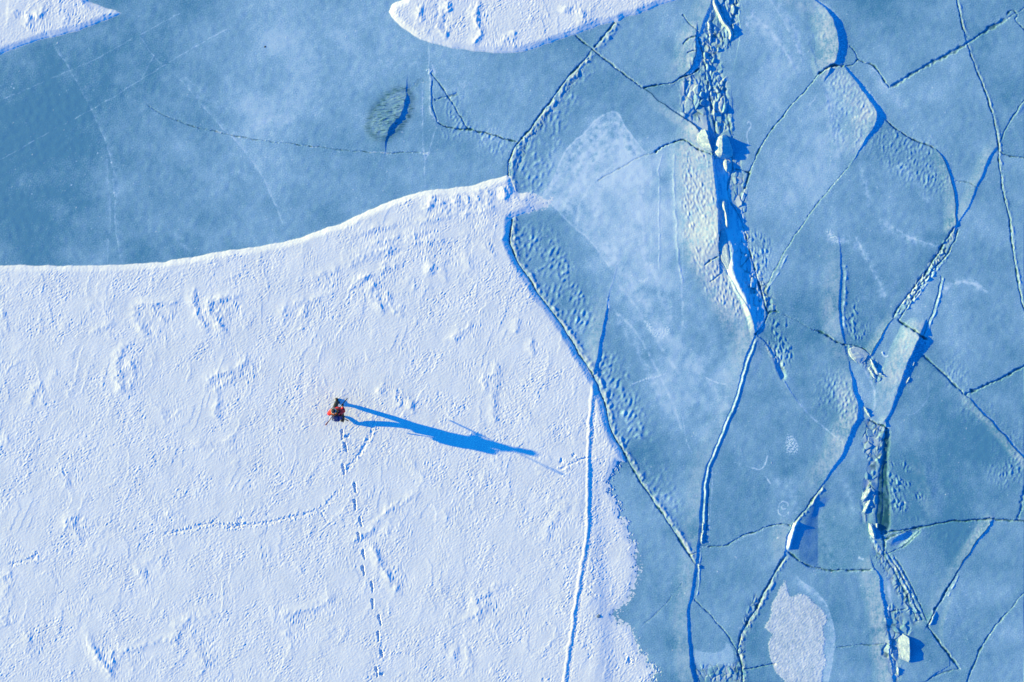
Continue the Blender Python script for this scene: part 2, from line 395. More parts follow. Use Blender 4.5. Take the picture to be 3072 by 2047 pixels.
bumps([(tr('C', (1000, 480), (1120, 470), (1330, 760), (1270, 920), (1150, 1100), (1080, 1000)), .7), (tr('C', (1380, 850), (1700, 1000), (1800, 1100), (1850, 1350), (1700, 1300), (1500, 1200), (1300, 1000)), .9),
       (tr('F', (970, 1000), (1160, 1050), (1220, 1250), (1100, 1450), (960, 1300)), .9), (tr('F', (1500, 760), (1620, 760), (1500, 1100), (1400, 1300)), .5),
       (tr('I', (2100, 0), (2353, 0), (2353, 250), (2200, 200)), 1.0), (tr('F', (1950, 1150), (2353, 1500), (2200, 1500), (1950, 1300)), .8), (tr('F', (1850, 900), (2000, 1100), (1900, 1130), (1750, 950)), .7),
       (tr('B', (640, 820), (860, 880), (1200, 960), (1180, 1060), (1000, 1050), (880, 1020), (700, 900)), .8), (tr('B', (640, 640), (760, 640), (860, 860), (700, 860)), .8),
       (tr('I', (1700, 480), (2100, 460), (2000, 620), (1700, 560)), .5), (tr('C', (880, 0), (960, 60), (1040, 430), (940, 480)), .5)], (.12, .40), .0075, soft=.34, seed=54, angle=rad(75), fr=.04)

# -------- the pressure ridge and its rubble
P_ridge = tr('C', (198, 1080, 130), (212, 1200, 125), (222, 1320, 120), (236, 1440, 140), 'F', (240, -10, 150), (243, 60, 150))
ridge(P_ridge, Lw=1.9, Le=.10, k=.9, isw=True, pw=1.4, fr=.42)
ridge(tr('F', (243, 60, 50), (242, 150, 30), (245, 215, 24), (290, 300, 26), (340, 395, 28), (385, 480, 30), (445, 565, 25), (475, 640, 18), (495, 710, 10), (505, 745, 4)), Lw=1.4, Le=.07, k=1.4, isw=True, pw=1.4, fr=.55)
ridge(tr('F', (283, 0, 60), (308, 50, 110), (325, 150, 140), (330, 230, 160), (340, 310, 165), (362, 380, 160), (400, 450, 150), (432, 520, 130), (458, 580, 105), (478, 640, 70), (492, 700, 40), (502, 735, 8)), Lw=.15, Le=.55, k=.85, pw=.9)
crack(tr('F', (455, 140), (485, 260), (518, 370), (548, 460), (572, 550), (585, 610)), 10, .03, .9)
crack(tr('C', (345, 1060), (340, 1190), (318, 1260), (310, 1330), (330, 1400), (372, 1450), (412, 1545), 'F', (440, 80), (458, 145)), 9, .02, .5)
crack(tr('F', (585, 610), (555, 680), (522, 715), (505, 745)), 12, .03, .9)
crack(tr('F', (150, 260), (190, 230), (235, 205)), 10, .03, .8, isw=False); crack(tr('F', (190, 375), (225, 350), (255, 325)), 6, .02, .5, isw=False)
crack(tr('F', (580, 400), (565, 440), (572, 480), (585, 540)), 10, .02, .6, isw=False)
crack(tr('F', (585, 600), (610, 580), (640, 575), (665, 585)), 9, .03, .8, isw=False)
FROST_AND_LIGHT += .5 * region(tr('C', (205, 1085), (345, 1085), (320, 1250), (330, 1390), (412, 1540), 'F', (460, 145), (575, 540), (560, 690), (505, 740), (440, 560), (300, 300), (243, 150), 'C', (230, 1320)), .07) * np.clip(.8 + .5 * NV, 0, 2)  # rift floor painted paler to brighten its blue shade
FROST_AND_LIGHT += .24 * region(tr('C', (60, 960), (190, 1080), (225, 1350), 'F', (235, 0), (240, 210), (330, 380), (440, 560), (490, 720), (380, 700), (200, 480), (80, 260), (30, 0), 'C', (40, 1300)), .18)  # sun-facing flank painted paler in place of a steeper tilt
# above the rift
ridge(tr('C', (195, 15, 24), (150, 130, 26), (122, 210, 24), (100, 250, 14)), Lw=.5, Le=.05, k=1.0, isw=True)
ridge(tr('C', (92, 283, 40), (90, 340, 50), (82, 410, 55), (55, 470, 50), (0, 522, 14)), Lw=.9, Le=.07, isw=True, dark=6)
crack(tr('C', (30, 365), (60, 355), (95, 352)), 9, .03, .9, isw=False)
crack(tr('C', (5, 310), (25, 280), (60, 258), (100, 250)), 9, .02, .8, isw=False)
crack(tr('B', (2353, 100), 'C', (30, 140), (65, 185), (100, 220)), 6, .02, .7, isw=False)
ridge(tr('C', (50, 585, 20), (30, 640, 16), (0, 700, 6)), Lw=.3, Le=.05)
ridge(tr('C', (85, 550, 20), (108, 600, 26), (105, 670, 24), (70, 735, 20), (35, 785, 14)), Lw=.4, Le=.05)
crack(tr('C', (105, 250), (130, 340), (150, 430), (160, 520), (185, 620), (200, 740), (215, 860), (230, 930)), 10, .03, .6)
crack(tr('C', (380, 0), (365, 90), (330, 170), (345, 250)), 18, .02, .4, isw=False)
crack(tr('C', (290, 560), (300, 700), (315, 850), (345, 960)), 14, .02, .5, isw=False)
pale(tr('C', (300, 310), (270, 345), (220, 355), (165, 360), (190, 310), (195, 260)), 6, .5, h=.005)
pale(tr('C', (470, 100), (540, 150), (620, 230), (700, 340), (760, 440)), 20, .2); pale(tr('C', (600, 0), (700, 150), (800, 350), (840, 480)), 14, .18); pale(tr('C', (470, 100), (500, 60), (440, 180)), 14, .2)
ridge(tr('C', (690, 60, 1), (770, 250, 3), (820, 430, 3), (840, 540, 1)), Lw=.3, Le=.15)
ridge(tr('C', (700, 340, 1), (760, 460, 4), (790, 530, 1)), Lw=.3, Le=.12)
pale(tr('C', (440, 860), (460, 830), (470, 870), (440, 920), (450, 1000), (445, 1100)), 8, .4)
FROST_AND_LIGHT += .15 * region(tr('C', (420, 120), (640, 260), (780, 500), (700, 700), (500, 900), (380, 700)), .5)
FROST_AND_LIGHT += .2 * region(tr('C', (1000, 760), (1100, 1150), (850, 1480), (500, 1500), (500, 1150), (700, 850), (940, 580)), .5)
# right edge of plate under the rift
ridge(tr('F', (498, 748, 26), (455, 815, 30), (428, 885, 26), (408, 970, 20), (388, 1050, 16), (368, 1130, 13), (348, 1200, 11), (318, 1270, 11), (288, 1340, 11), (258, 1420, 11), (228, 1490, 12), (203, 1560, 13),
         'I', (165, 60, 16), (145, 150, 18), (130, 260, 20), (120, 350, 20), (116, 450, 20), (112, 550, 20), (100, 650, 20), (90, 760, 22), (73, 830, 22), (66, 920, 24), (46, 990, 24), (33, 1080, 22), (32, 1180, 20), (38, 1260, 20), (48, 1360, 20), (54, 1450, 20), (66, 1530, 20), (78, 1567, 20)), Lw=.55, Le=.05, k=.95, isw=True)
RE = tr('F', (516, 752), (486, 812), (458, 885), (432, 970), (410, 1050), (388, 1130), (368, 1200), (336, 1270), (306, 1340), (276, 1420), (246, 1490), (220, 1560), 'I', (192, 40), (172, 100), (160, 180), (150, 300), (146, 420), (142, 500), (136, 600))
pale(RE, 7, .5)  # raised edge facing the sun, its brightness painted pale
f_ = field(RE, .2)
Z[f_[0]] += .030 * np.exp(-((f_[1] * f_[2] - .03) / .05) ** 2) * sst(f_[4] / .05) * sst((1 - f_[4]) / .05)
ridge(tr('F', (520, 760, 5), (500, 850, 8), (470, 960, 6), (440, 1080, 2)), Lw=.2, Le=.4)
crack(tr('I', (185, 80), (180, 200), (172, 350), (165, 500), (158, 610)), 8, .015, .5, isw=False); pale(tr('I', (205, 80), (200, 220), (190, 380), (180, 560)), 8, .3)
pale(tr('I', (125, 640), (118, 780), (110, 900), (95, 990)), 8, .55, h=.012)
# -------- right-hand plates: tilted edges and shadows
S1 = tr('C', (895, -5, 20), (955, 35, 26), (985, 62, 40), (1020, 110, 62), (1050, 180, 70), (1068, 250, 74), (1073, 330, 68), (1063, 400, 60), (1040, 442, 44))
ridge(S1, Lw=.95, Le=.07, k=1.0, isw=True, pw=1.0)
ridge(tr('C', (860, 290, 2), (895, 370, 6), (915, 440, 6), (930, 500, 3)), Lw=.15, Le=.1)
FROST_AND_LIGHT += .12 * region(tr('C', (905, 20), (985, 65), (1065, 250), (1060, 400), (940, 490), (915, 250)), .06)  # lit face of the plate whitened in the colour
crack(tr('C', (935, 512), (990, 475), (1040, 450), (1112, 456)), 16, .05, 1)
crack(tr('C', (935, 512), (890, 570), (820, 650), (740, 740), (660, 840), (600, 910), (550, 990), (510, 1070), (480, 1130), (460, 1190)), 6, .018, .75)
crack(tr('C', (462, 1185), (440, 1260), (425, 1310)), 11, .03, .9)
pale(tr('C', (435, 1300), (420, 1340), (405, 1400), (420, 1500), (415, 1567), 'F', (420, 60)), 9, .7, h=.012)
crack(tr('C', (360, 1160), (430, 1180), (465, 1187)), 9, .03, .9)
S2 = tr('C', (1117, 465, 16), (1160, 522, 30), (1210, 590, 36), (1262, 660, 44), (1310, 728, 52), (1342, 782, 66), (1322, 850, 62), (1280, 922, 40), (1230, 1002, 24), (1190, 1080, 14), (1150, 1140, 2))
ridge(S2, Lw=1.15, Le=.07, isw=True, pw=1.0)
FROST_AND_LIGHT += .14 * region(tr('C', (960, 510), (1120, 480), (1330, 760), (1250, 960), (1150, 1120), (1080, 980), (1010, 700)), .08)  # sunlight on this tilted plate partly painted in
ridge(tr('C', (960, 560, 1), (985, 700, 4), (1020, 850, 4), (1060, 1000, 4), (1090, 1120, 1)), Lw=.4, Le=.15)
crack(tr('C', (1150, 1140), (1100, 1200), (1030, 1280), (940, 1390), (880, 1470), (820, 1567), 'F', (760, 80), (700, 170), (660, 250), (610, 340), (580, 400)), 5, .012, .5)
pale(tr('F', (725, 190), (680, 280), (630, 360), (590, 410), (568, 450), (575, 490)), 11, .35, h=.010)  # lit ridge beside the crack painted pale
crack(tr('C', (1400, 832), (1450, 870), (1530, 930), (1600, 970), (1680, 1000), (1740, 1025)), 9, .03, .9)
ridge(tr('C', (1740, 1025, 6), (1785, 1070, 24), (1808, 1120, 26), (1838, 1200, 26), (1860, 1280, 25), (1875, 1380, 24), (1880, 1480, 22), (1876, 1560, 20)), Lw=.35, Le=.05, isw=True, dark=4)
ridge(tr('C', (2163, 1010, 10), (2112, 1080, 22), (2070, 1180, 24), (2040, 1250, 22), (2010, 1320, 22), (1978, 1400, 22), (1938, 1470, 20), (1885, 1535, 20), (1862, 1567, 22)), Lw=.3, Le=.05, isw=True)
RUB = tr('F', (1870, 0), (1800, 120), (1750, 200), (1690, 290), (1620, 380), (1560, 460), (1500, 540), (1450, 620))
crack(RUB, 12, .035, .8)
ridge(tr('F', (1450, 620, 10), (1400, 690, 18), (1360, 760, 26), (1320, 830, 30), (1297, 880, 20)), Lw=.25, Le=.06, isw=True, dark=5)
crack(tr('F', (1900, 10), (1850, 150), (1780, 240), (1700, 320), (1640, 400), (1560, 530), (1490, 640)), 8, .03, .7, isw=False)
pale(tr('F', (1878, 60), (1840, 180), (1760, 290), (1660, 420), (1570, 545)), 9, .35, h=.012)
bumps([(tr('F', (1880, 60), (1720, 230), (1600, 400), (1480, 600), (1530, 600), (1680, 380), (1840, 200)), 2.0)], (.10, .3), .012, soft=.05, seed=57, angle=rad(60), fr=.1)
crack(tr('C', (1150, 310), (1190, 360), (1210, 410), (1260, 435), (1310, 440), (1350, 490), (1390, 550), (1430, 605)), 8, .025, .8)
pale(tr('C', (1300, 470), (1345, 500), (1365, 560), (1420, 620)), 5, .3)
crack(tr('C', (1210, 410), (1180, 448), (1118, 460)), 6, .02, .7, isw=False)
crack(tr('C', (1430, 605), (1500, 560), (1600, 500), (1700, 440), (1800, 390), (1900, 335), (1960, 300), (2050, 240), (2140, 180), (2230, 130)), 24, .03, .62)
crack(tr('C', (2230, 130), (2300, 90), (2353, 60)), 4, .01, .3)
crack(tr('C', (2230, 110), (2250, 85), (2285, 75), (2310, 105), (2285, 132), (2320, 170), (2353, 200)), 9, .02, .7, isw=False)
V_line = tr('C', (1890, 0), (1910, 100), (1940, 220), (1960, 300), (2000, 420), (2060, 570), (2100, 680), (2140, 800), (2165, 920), (2175, 1020), (2180, 1140), (2200, 1260), (2220, 1370), (2250, 1500), (2260, 1567), 'F', (2270, 120), (2290, 250), (2310, 370), (2340, 500), (2356, 570))
crack(V_line, 7, .022, .8, rim=.014, rimw=.12)
crack(tr('C', (2175, 1042), (2220, 1065), (2353, 1092)), 8, .025, .8)
crack(tr('C', (1880, 1245), (1960, 1255), (2030, 1290)), 4, .012, .5, isw=False)
crack(tr('C', (2353, 690), (2300, 770), (2240, 860), (2190, 980)), 8, .02, .6, isw=False)
ridge(tr('C', (2310, 770, 12), (2353, 700, 16)), Lw=.1, Le=.2)
# lower right
crack(tr('F', (690, 600), (800, 650), (900, 712)), 4, .012, .35); crack(tr('F', (900, 712), (960, 725), (1010, 760), (1060, 790), (1110, 810), (1150, 805), (1220, 825), (1290, 872)), 10, .035, .9)
ridge(tr('F', (1080, 130, 8), (1085, 230, 14), (1090, 330, 18), (1080, 420, 20), (1074, 520, 22), (1076, 620, 24), (1090, 710, 28), (1110, 795, 14)), Lw=.6, Le=.06, k=1.0)
FROST_AND_LIGHT += .22 * region(tr('F', (960, 700), (1060, 560), (1085, 700), (1105, 790), (1030, 765)), .07)  # brightness of the lit rise put into the colour
pale(tr('F', (1115, 250), (1128, 350), (1125, 450), (1110, 560), (1112, 660), (1125, 740)), 22, .3, h=.014)  # lit rise past the step painted as a pale band
PL = tr('F', (1622, 762, 115), (1590, 830, 100), (1560, 890, 76), (1535, 960, 66), (1512, 1020, 62), (1480, 1120, 40), (1448, 1220, 30), (1412, 1310, 24), (1380, 1345, 8))
ridge(PL, Lw=.62, Le=.08, k=1.0, isw=True, pw=.9)
FROST_AND_LIGHT += .20 * region(tr('F', (1520, 700), (1618, 765), (1540, 950), (1480, 1100), (1410, 1290), (1440, 1120), (1490, 900)), .05)  # sunlit slab face painted lighter
crack(tr('F', (1485, 630), (1510, 660), (1560, 690), (1640, 750), (1690, 775)), 16, .05, 1)
crack(tr('F', (1650, 880), (1720, 940), (1800, 1010), (1870, 1080), (1940, 1150)), 17, .03, .75)
ridge(tr('F', (1940, 1150, 8), (1995, 1205, 20), (2070, 1285, 26), (2140, 1355, 26), (2220, 1445, 28), (2310, 1555, 28), (2353, 1600, 28)), Lw=.25, Le=.05, isw=True, dark=4)
crack(tr('F', (1940, 1150), (2050, 1110), (2150, 1060), (2250, 1010), (2353, 960)), 20, .04, .75)
crack(tr('F', (1780, 330), (1770, 430), (1740, 540), (1700, 640), (1660, 750)), 6, .02, .6, isw=False)
pale(tr('F', (1795, 340), (1785, 430), (1755, 540), (1715, 650), (1675, 750)), 10, .3, h=.014)  # lit side of the crack painted as a pale line
S5 = tr('F', (1145, 930, 6), (1168, 1050, 22), (1172, 1110, 36), (1195, 1170, 42), (1208, 1250, 44), (1205, 1310, 50), (1170, 1370, 50), (1140, 1440, 44), (1115, 1510, 44), (1095, 1567, 40), 'I', (1045, 70, 34), (1000, 130, 28), (955, 200, 18), (930, 250, 8))
ridge(S5, Lw=.9, Le=.06, isw=True, k=.95, pw=1.1)
crack(tr('I', (960, 220), (900, 300), (850, 370), (800, 430), (760, 480), (745, 500)), 10, .03, .7, rim=.03, rimw=.12)
ridge(tr('I', (775, 455, 2), (742, 500, 18), (715, 560, 26), (702, 620, 26), (700, 665, 16)), Lw=.5, Le=.05, isw=True)
WB = tr('I', (790, 450), (766, 490), (745, 560), (728, 620), (718, 665))
pale(WB, 26, 1.0); f_ = field(WB, .25); Z[f_[0]] += .085 * np.exp(-((f_[1] * f_[2] - .035) / .09) ** 2) * sst(f_[4] / .15) * sst((1 - f_[4]) / .15)
pale(tr('F', (565, 790), (620, 880), (660, 960), (690, 1030), (730, 1110), (790, 1200), (870, 1290), (950, 1360), (1030, 1430), (1120, 1490)), 9, .35)
ridge(tr('F', (590, 790, 6), (630, 880, 30), (670, 970, 30), (700, 1050, 12), (740, 1140, 5), (870, 1290, 5), (1000, 1420, 8), (1120, 1490, 5)), Lw=.2, Le=.35, k=.6)
pale(tr('F', (160, 1035), (230, 1070), (300, 1085)), 4, .4); pale(tr('F', (0, 1300), (20, 1450), (60, 1560)), 8, .25)
pale(tr('F', (1380, 860), (1385, 885), (1400, 895), (1420, 885)), 9, 1.0, h=.012)
pale(tr('F', (1250, 980), (1310, 1080), (1330, 1180), (1300, 1300)), 14, .35); pale(tr('F', (1200, 60), (1260, 220), (1330, 340), (1400, 480)), 12, .25); pale(tr('F', (1440, 0), (1580, 80), (1760, 130)), 12, .25)
pale(tr('F', (1790, 450), (1850, 390), (1940, 375), (2040, 400), (2110, 460)), 22, .22)
pale(tr('F', (1700, 1050), (1690, 1180), (1620, 1280), (1520, 1300)), 6, .2); FROST_AND_LIGHT += .12 * region(tr('F', (1640, 930), (1800, 1030), (1700, 1120), (1680, 1220), (1600, 1290), (1500, 1300), (1560, 1050)), .1)
ridge(tr('F', (1400, 1365, 40), (1380, 1420, 30), (1365, 1480, 10)), Lw=.3, Le=.06)
crack(tr('F', (1285, 1330), (1330, 1355), (1380, 1365), (1415, 1395)), 12, .04, .95)
# open dark lead
OPEN = tr('F', (1395, 1380), (1420, 1400), (1425, 1500), 'I', (1412, 40), (1412, 150), (1430, 330), (1432, 420), (1420, 520), (1380, 560), (1345, 520), (1335, 420), (1345, 300), (1352, 160), (1370, 40), (1380, 0))
o_ = region(OPEN, .045)
DARK[:] = np.maximum(DARK, np.clip(o_ * (.92 + .14 * NB), 0, 1)); Z -= .022 * sst(o_ * 1.3)
WALL |= region(tr('I', (1385, -20), (1390, 560), (1375, 560), (1370, -20)), .03) > .4
crack(tr('F', (1410, 1390), 'I', (1390, 0), (1380, 200), (1380, 400), (1370, 540)), 10, .01, 1)
crack(tr('I', (1370, 540), (1395, 620), (1378, 690)), 18, .03, .8)
crack(tr('I', (1360, 545), (1450, 532), (1560, 515), (1640, 500), (1740, 482), (1840, 460), (1950, 457), (2080, 445), (2200, 452), (2353, 458)), 11, .04, .9)
crack(tr('I', (1378, 690), (1480, 655), (1560, 610), (1640, 525)), 8, .02, .6, isw=False)
crack(tr('I', (1370, 590), (1480, 545), (1640, 510)), 12, .02, .7, isw=False)
ridge(tr('I', (1430, 560, 20), (1500, 545, 30), (1600, 520, 10)), Lw=.05, Le=.45)
S6 = tr('I', (2115, 478, 30), (2065, 540, 30), (2005, 625, 26), (1945, 712, 20), (1888, 800, 12), (1845, 880, 10), (1795, 960, 10), (1752, 1040, 12), (1712, 1110, 12), (1680, 1180, 8))
ridge(S6, Lw=.3, Le=.05, isw=True, dark=7)
crack(tr('I', (1895, 805), (1850, 885), (1800, 965), (1758, 1045), (1715, 1115), (1686, 1182)), 12, .035, .95)
pale(tr('I', (1900, 830), (1870, 900), (1830, 980)), 12, .3, h=.012)
WB2 = tr('I', (1738, 1075), (1716, 1120), (1694, 1172)); pale(WB2, 20, 1.0); f_ = field(WB2, .25); Z[f_[0]] += .055 * np.exp(-((f_[1] * f_[2] - .02) / .07) ** 2) * sst(f_[4] / .1) * sst((1 - f_[4]) / .1)  # sunlit white corner painted in over a raised lip
crack(tr('I', (1686, 1182), (1740, 1260), (1800, 1330), (1850, 1410), (1910, 1475)), 11, .03, .9, rim=.006, rimw=.1); pale(tr('I', (1692, 1200), (1740, 1275), (1765, 1310)), 7, .7)
crack(tr('I', (1910, 1475), (2000, 1480)), 3, .0, .1); crack(tr('I', (1910, 1475), (1800, 1500), (1680, 1560)), 9, .015, .5)
crack(tr('I', (2250, 1080), (2180, 1150), (2120, 1230), (2070, 1310), (2030, 1390), (1990, 1480), (1960, 1567)), 8, .02, .65); crack(tr('I', (2250, 1080), (2300, 1010), (2353, 960)), 5, .012, .4)
ridge(tr('I', (1328, 800, 22), (1355, 870, 36), (1362, 950, 40), (1382, 1040, 36), (1392, 1130, 40), (1418, 1230, 34), (1420, 1290, 40), (1412, 1370, 36), (1436, 1440, 30), (1442, 1520, 40), (1446, 1567, 38)), Lw=.8, Le=.05, isw=True, pw=1.2)
crack(tr('I', (1408, 1300), (1385, 1330), (1380, 1370), (1415, 1385)), 22, .03, .7, isw=False)
crack(tr('I', (1425, 1085), (1480, 1080), (1545, 1062)), 10, .02, .6, isw=False); pale(tr('I', (1402, 1045), (1420, 1065), (1440, 1072)), 10, .9, h=.01)
crack(tr('I', (130, 632), (200, 635), (290, 630), (350, 600), (420, 550), (510, 535), (570, 500), (640, 485), (710, 480), (748, 497)), 7, .025, .8)
pale(tr('I', (360, 610), (430, 562), (510, 545), (580, 510)), 5, .3)
crack(tr('I', (722, 672), (745, 690), (800, 730), (860, 765), (930, 785), (1020, 800), (1100, 800), (1200, 800), (1310, 795)), 9, .03, .85)
TRI = tr('I', (908, 368), (1000, 300), (1250, 330), (1370, 560), (1330, 796), (1100, 798), (938, 786), (870, 765), (800, 705), (800, 640), (850, 500))
tm = region(TRI, .14); xr_ = W1('I', 936, 0)[0]; xl_ = W1('I', 800, 0)[0]; Z -= tm * .095 * np.where(GX < xr_, np.clip(GX - xl_, 0, 2), np.clip((xr_ - xl_) * (1 - (GX - xr_) / 2.6), 0, 2))
tm = region(tr('I', (1425, 640), (1470, 575), (1560, 530), (1640, 520), (1550, 600), (1480, 640)), .05); Z -= tm * .12 * np.clip(GX - W1('I', 1425, 0)[0], 0, 1.2) * np.clip((W1('I', 1660, 0)[0] - GX) / .6, 0, 1)
tm = region(tr('F', (590, 800), (620, 810), (710, 1030), (690, 1060), (650, 980)), .05); Z -= tm * .2 * np.clip(GX - W1('F', 590, 0)[0], 0, 1.2) * .6
K7 = tr('I', (712, 690), (650, 790), (590, 900), (540, 990), (510, 1060), (460, 1130), (410, 1220), (385, 1290), (385, 1380), (410, 1480), (415, 1567))
crack(K7, 14, .04, .75, rim=.022, rimw=.16)
crack(tr('I', (80, 1000), (150, 1060), (220, 1140), (290, 1220), (350, 1310), (378, 1350)), 6, .02, .6)
crack(tr('I', (420, 1480), (500, 1470), (570, 1450), (640, 1438)), 13, .03, .85, isw=False)
crack(tr('I', (1060, 1330), (1180, 1315), (1385, 1302)), 5, .015, .55)
crack(tr('H', (2353, 880), (2250, 1010), (2180, 1090), (2080, 1170)), 4, .006, .3, isw=False)
crack(tr('I', (2353, 270), (2335, 350), (2310, 450)), 22, .02, .4)
crack(tr('I', (45, 690), (70, 678), (100, 675)), 5, .02, .7, isw=False)
# folded band, lower right
for k, (dx, w, d, h) in enumerate(((0, 8, .6, 0), (34, 6, .45, 0), (66, 7, .6, 0))):
    crack(tr('I', (1385 + dx, 690), (1450 + dx, 790), (1510 + dx, 900), (1560 + dx, 1010), (1620 + dx, 1150)), w, .018, d, isw=False)
pale(tr('I', (1405, 690), (1470, 790), (1530, 900), (1580, 1010), (1635, 1140)), 12, .45, h=.014); pale(tr('I', (1440, 700), (1505, 800), (1560, 910), (1610, 1010), (1660, 1120)), 9, .35, h=.012)  # lit crests of the folds painted pale
pale(tr('I', (1300, 560), (1340, 640), (1375, 690)), 22, .4, h=.015)
pale(tr('I', (1425, 860), (1420, 950), (1440, 1040)), 26, .3)
FROST_AND_LIGHT += .15 * region(tr('I', (1380, 820), (1470, 830), (1560, 1060), (1580, 1250), (1480, 1250), (1430, 1080)), .08)
# lifted ice with shaded tilt in the lower right
ridge(tr('I', (1880, 860, 2), (1860, 1000, 10), (1800, 1150, 14), (1790, 1280, 10), (1850, 1400, 2)), Lw=.15, Le=.9, k=.8)
ridge(tr('I', (1640, 60, 8), (1690, 200, 12), (1720, 330, 8), (1740, 450, 2)), Lw=.4, Le=.5, k=.9)

# -------- broken slabs frozen in at all angles (rubble)
def rubble(poly, size=.26, tilt=.14, off=.022, soft=.06, seed=1, frost=.22):
    m = region(poly, soft)
    jj, ii = np.nonzero(m > .03)
    j0, j1, i0, i1 = jj.min(), jj.max() + 1, ii.min(), ii.max() + 1
    sl = (slice(j0, j1), slice(i0, i1))
    r = np.random.default_rng(seed)
    x = WX[sl] + .5 * (WX[sl] - GX[sl]); y = WY[sl]
    n = max(4, int((x.max() - x.min()) * (y.max() - y.min()) / size ** 2))
    px = r.uniform(x.min(), x.max(), n); py = r.uniform(y.min(), y.max(), n)
    d1 = np.full(x.shape, 1e3, np.float32); d2 = d1.copy(); own = np.zeros(x.shape, int)
    th = r.uniform(-.5, .5)
    for k in range(n):
        ax = (x - px[k]); ay = (y - py[k]) * .62
        d = np.hypot(ax, ay); c = d < d1
        d2 = np.where(c, d1, np.minimum(d2, d)); d1 = np.where(c, d, d1); own[c] = k
    a = r.normal(.03, tilt, n); b = r.normal(0, tilt * .7, n); o = r.normal(0, off, n); fq = r.normal(frost * .6, frost, n)
    edge = sst((d2 - d1) / .045)
    Z[sl] += m[sl] * ((a[own] * (x - px[own]) + b[own] * (y - py[own]) + o[own]) * edge - .014 * (1 - edge))
    RIME_AND_SUN[sl] += m[sl] * (fq[own] * (.8 + .3 * NV[sl]) + .12 * (1 - edge))
    DARK[sl] = np.maximum(DARK[sl], m[sl] * (1 - edge) * np.clip(.25 + .35 * NB[sl], 0, .8))
rubble(tr('C', (150, 250), (230, 330), (300, 560), (330, 900), (240, 930), (190, 760), (150, 520), (110, 300)), .22, .15, .020, seed=11)
rubble(tr('C', (205, -20), (390, -20), (370, 180), (320, 330), (240, 360), (140, 340), (170, 200), (205, 100)), .26, .13, .018, seed=12)
rubble(tr('C', (0, 530), (120, 520), (170, 760), (120, 860), (40, 830), (0, 800)), .30, .13, .018, seed=13)
rubble(tr('C', (345, 1060), (400, 1100), (440, 1350), (430, 1560), 'F', (470, 120), (440, 100), 'C', (385, 1440), (330, 1330), (330, 1200)), .20, .12, .012, seed=14)
rubble(tr('F', (500, 260), (590, 380), (660, 580), (600, 620), (560, 500)), .18, .13, .012, seed=15)
rubble(tr('F', (340, 120), (420, 60), (520, 420), (570, 560), (540, 660), (500, 560), (430, 400)), .30, .10, .012, seed=16, frost=.1)
rubble(tr('F', (1130, 810), (1300, 880), (1400, 1000), (1340, 1090), (1250, 960), (1140, 880)), .17, .15, .014, seed=17)
rubble(tr('F', (1270, 1320), (1420, 1390), (1410, 1567), 'I', (1350, 60), (1340, 260), (1300, 480), (1230, 470), (1250, 200), (1290, 60), 'F', (1240, 1500)), .22, .13, .014, seed=18)
rubble(tr('I', (1400, 1030), (1470, 1040), (1580, 1200), (1560, 1300), (1480, 1240), (1500, 1567), (1440, 1567), (1400, 1290)), .26, .13, .012, seed=19, frost=.15)
rubble(tr('I', (1300, 600), (1390, 640), (1530, 820), (1650, 1130), (1600, 1180), (1480, 960), (1340, 720)), .20, .11, .010, seed=20, frost=.15)
rubble(tr('F', (1890, 0), (1800, 210), (1600, 440), (1480, 620), (1450, 600), (1620, 360), (1800, 100)), .15, .15, .012, soft=.04, seed=21)
rubble(tr('I', (490, 960), (560, 1010), (480, 1160), (420, 1280), (430, 1567), (370, 1567), (375, 1280)), .16, .12, .010, soft=.05, seed=22, frost=.12)
rubble(tr('I', (80, 1450), (200, 1450), (380, 1440), (400, 1567), (90, 1567)), .22, .07, .008, seed=23, frost=.2)
rubble(tr('B', (1700, 380), (1480, 700), (1260, 960), (1200, 1150), (1225, 1180), (1290, 990), (1520, 690), (1730, 410)), .14, .10, .006, soft=.05, seed=24, frost=.08)
bumps([(tr('C', (20, 1000), (190, 1090), (225, 1400), 'F', (235, 60), (245, 215), (330, 380), (470, 640), (490, 730), (330, 640), (150, 420), (60, 200), (0, 0), 'C', (0, 1300)), 1.0)], (.10, .45), .0070, soft=.12, seed=58, angle=rad(105), an=1.8, fr=.10)
rubble(tr('F', (550, 780), (620, 800), (720, 980), (690, 1000), (600, 880)), .2, .08, .006, seed=25, frost=.05)
# the frozen snow patch and rime in the lower right
PATCH = tr('I', (710, 835), (718, 920), (742, 980), (800, 960), (860, 980), (930, 1040), (972, 1080), (1000, 1150), (960, 1180), (982, 1280), (970, 1350), (990, 1420), (962, 1500), (960, 1560), (930, 1760), (760, 1740), (705, 1567), (640, 1500), (600, 1400), (592, 1300), (622, 1240), (570, 1190), (612, 1090), (620, 1030), (662, 940), (690, 900))
pm = region(PATCH, .06); pm = sst((pm + .12 * NF + .06 * NB - .5) * 3.2 + .5)
PATCHM = pm
RIM = tr('I', (770, 820), (820, 880), (890, 920), (950, 980), (1000, 1050), (1030, 1150), (1050, 1240), (1040, 1340), (1030, 1430), (1000, 1567))
pale(RIM, 9, .4, side=-1, soft=.2); FROST_AND_LIGHT += .22 * region(RIM + tr('I', (940, 1560), (960, 1300), (980, 1120), (900, 1000)), .05)
CRES = tr('I', (80, 1335), (130, 1360), (200, 1372), (260, 1362), (300, 1340), (305, 1290), (330, 1320), (355, 1390), (340, 1450), (250, 1440), (180, 1480), (110, 1480), (85, 1420))
FROST_AND_LIGHT += .38 * sst(region(CRES, .05) * 1.4 + .1 * NF)
pale(tr('I', (90, 1470), (120, 1500), (170, 1540), (180, 1480), (200, 1560)), 7, .5); pale(tr('I', (280, 1480), (330, 1440), (370, 1450), (310, 1500)), 6, .4)
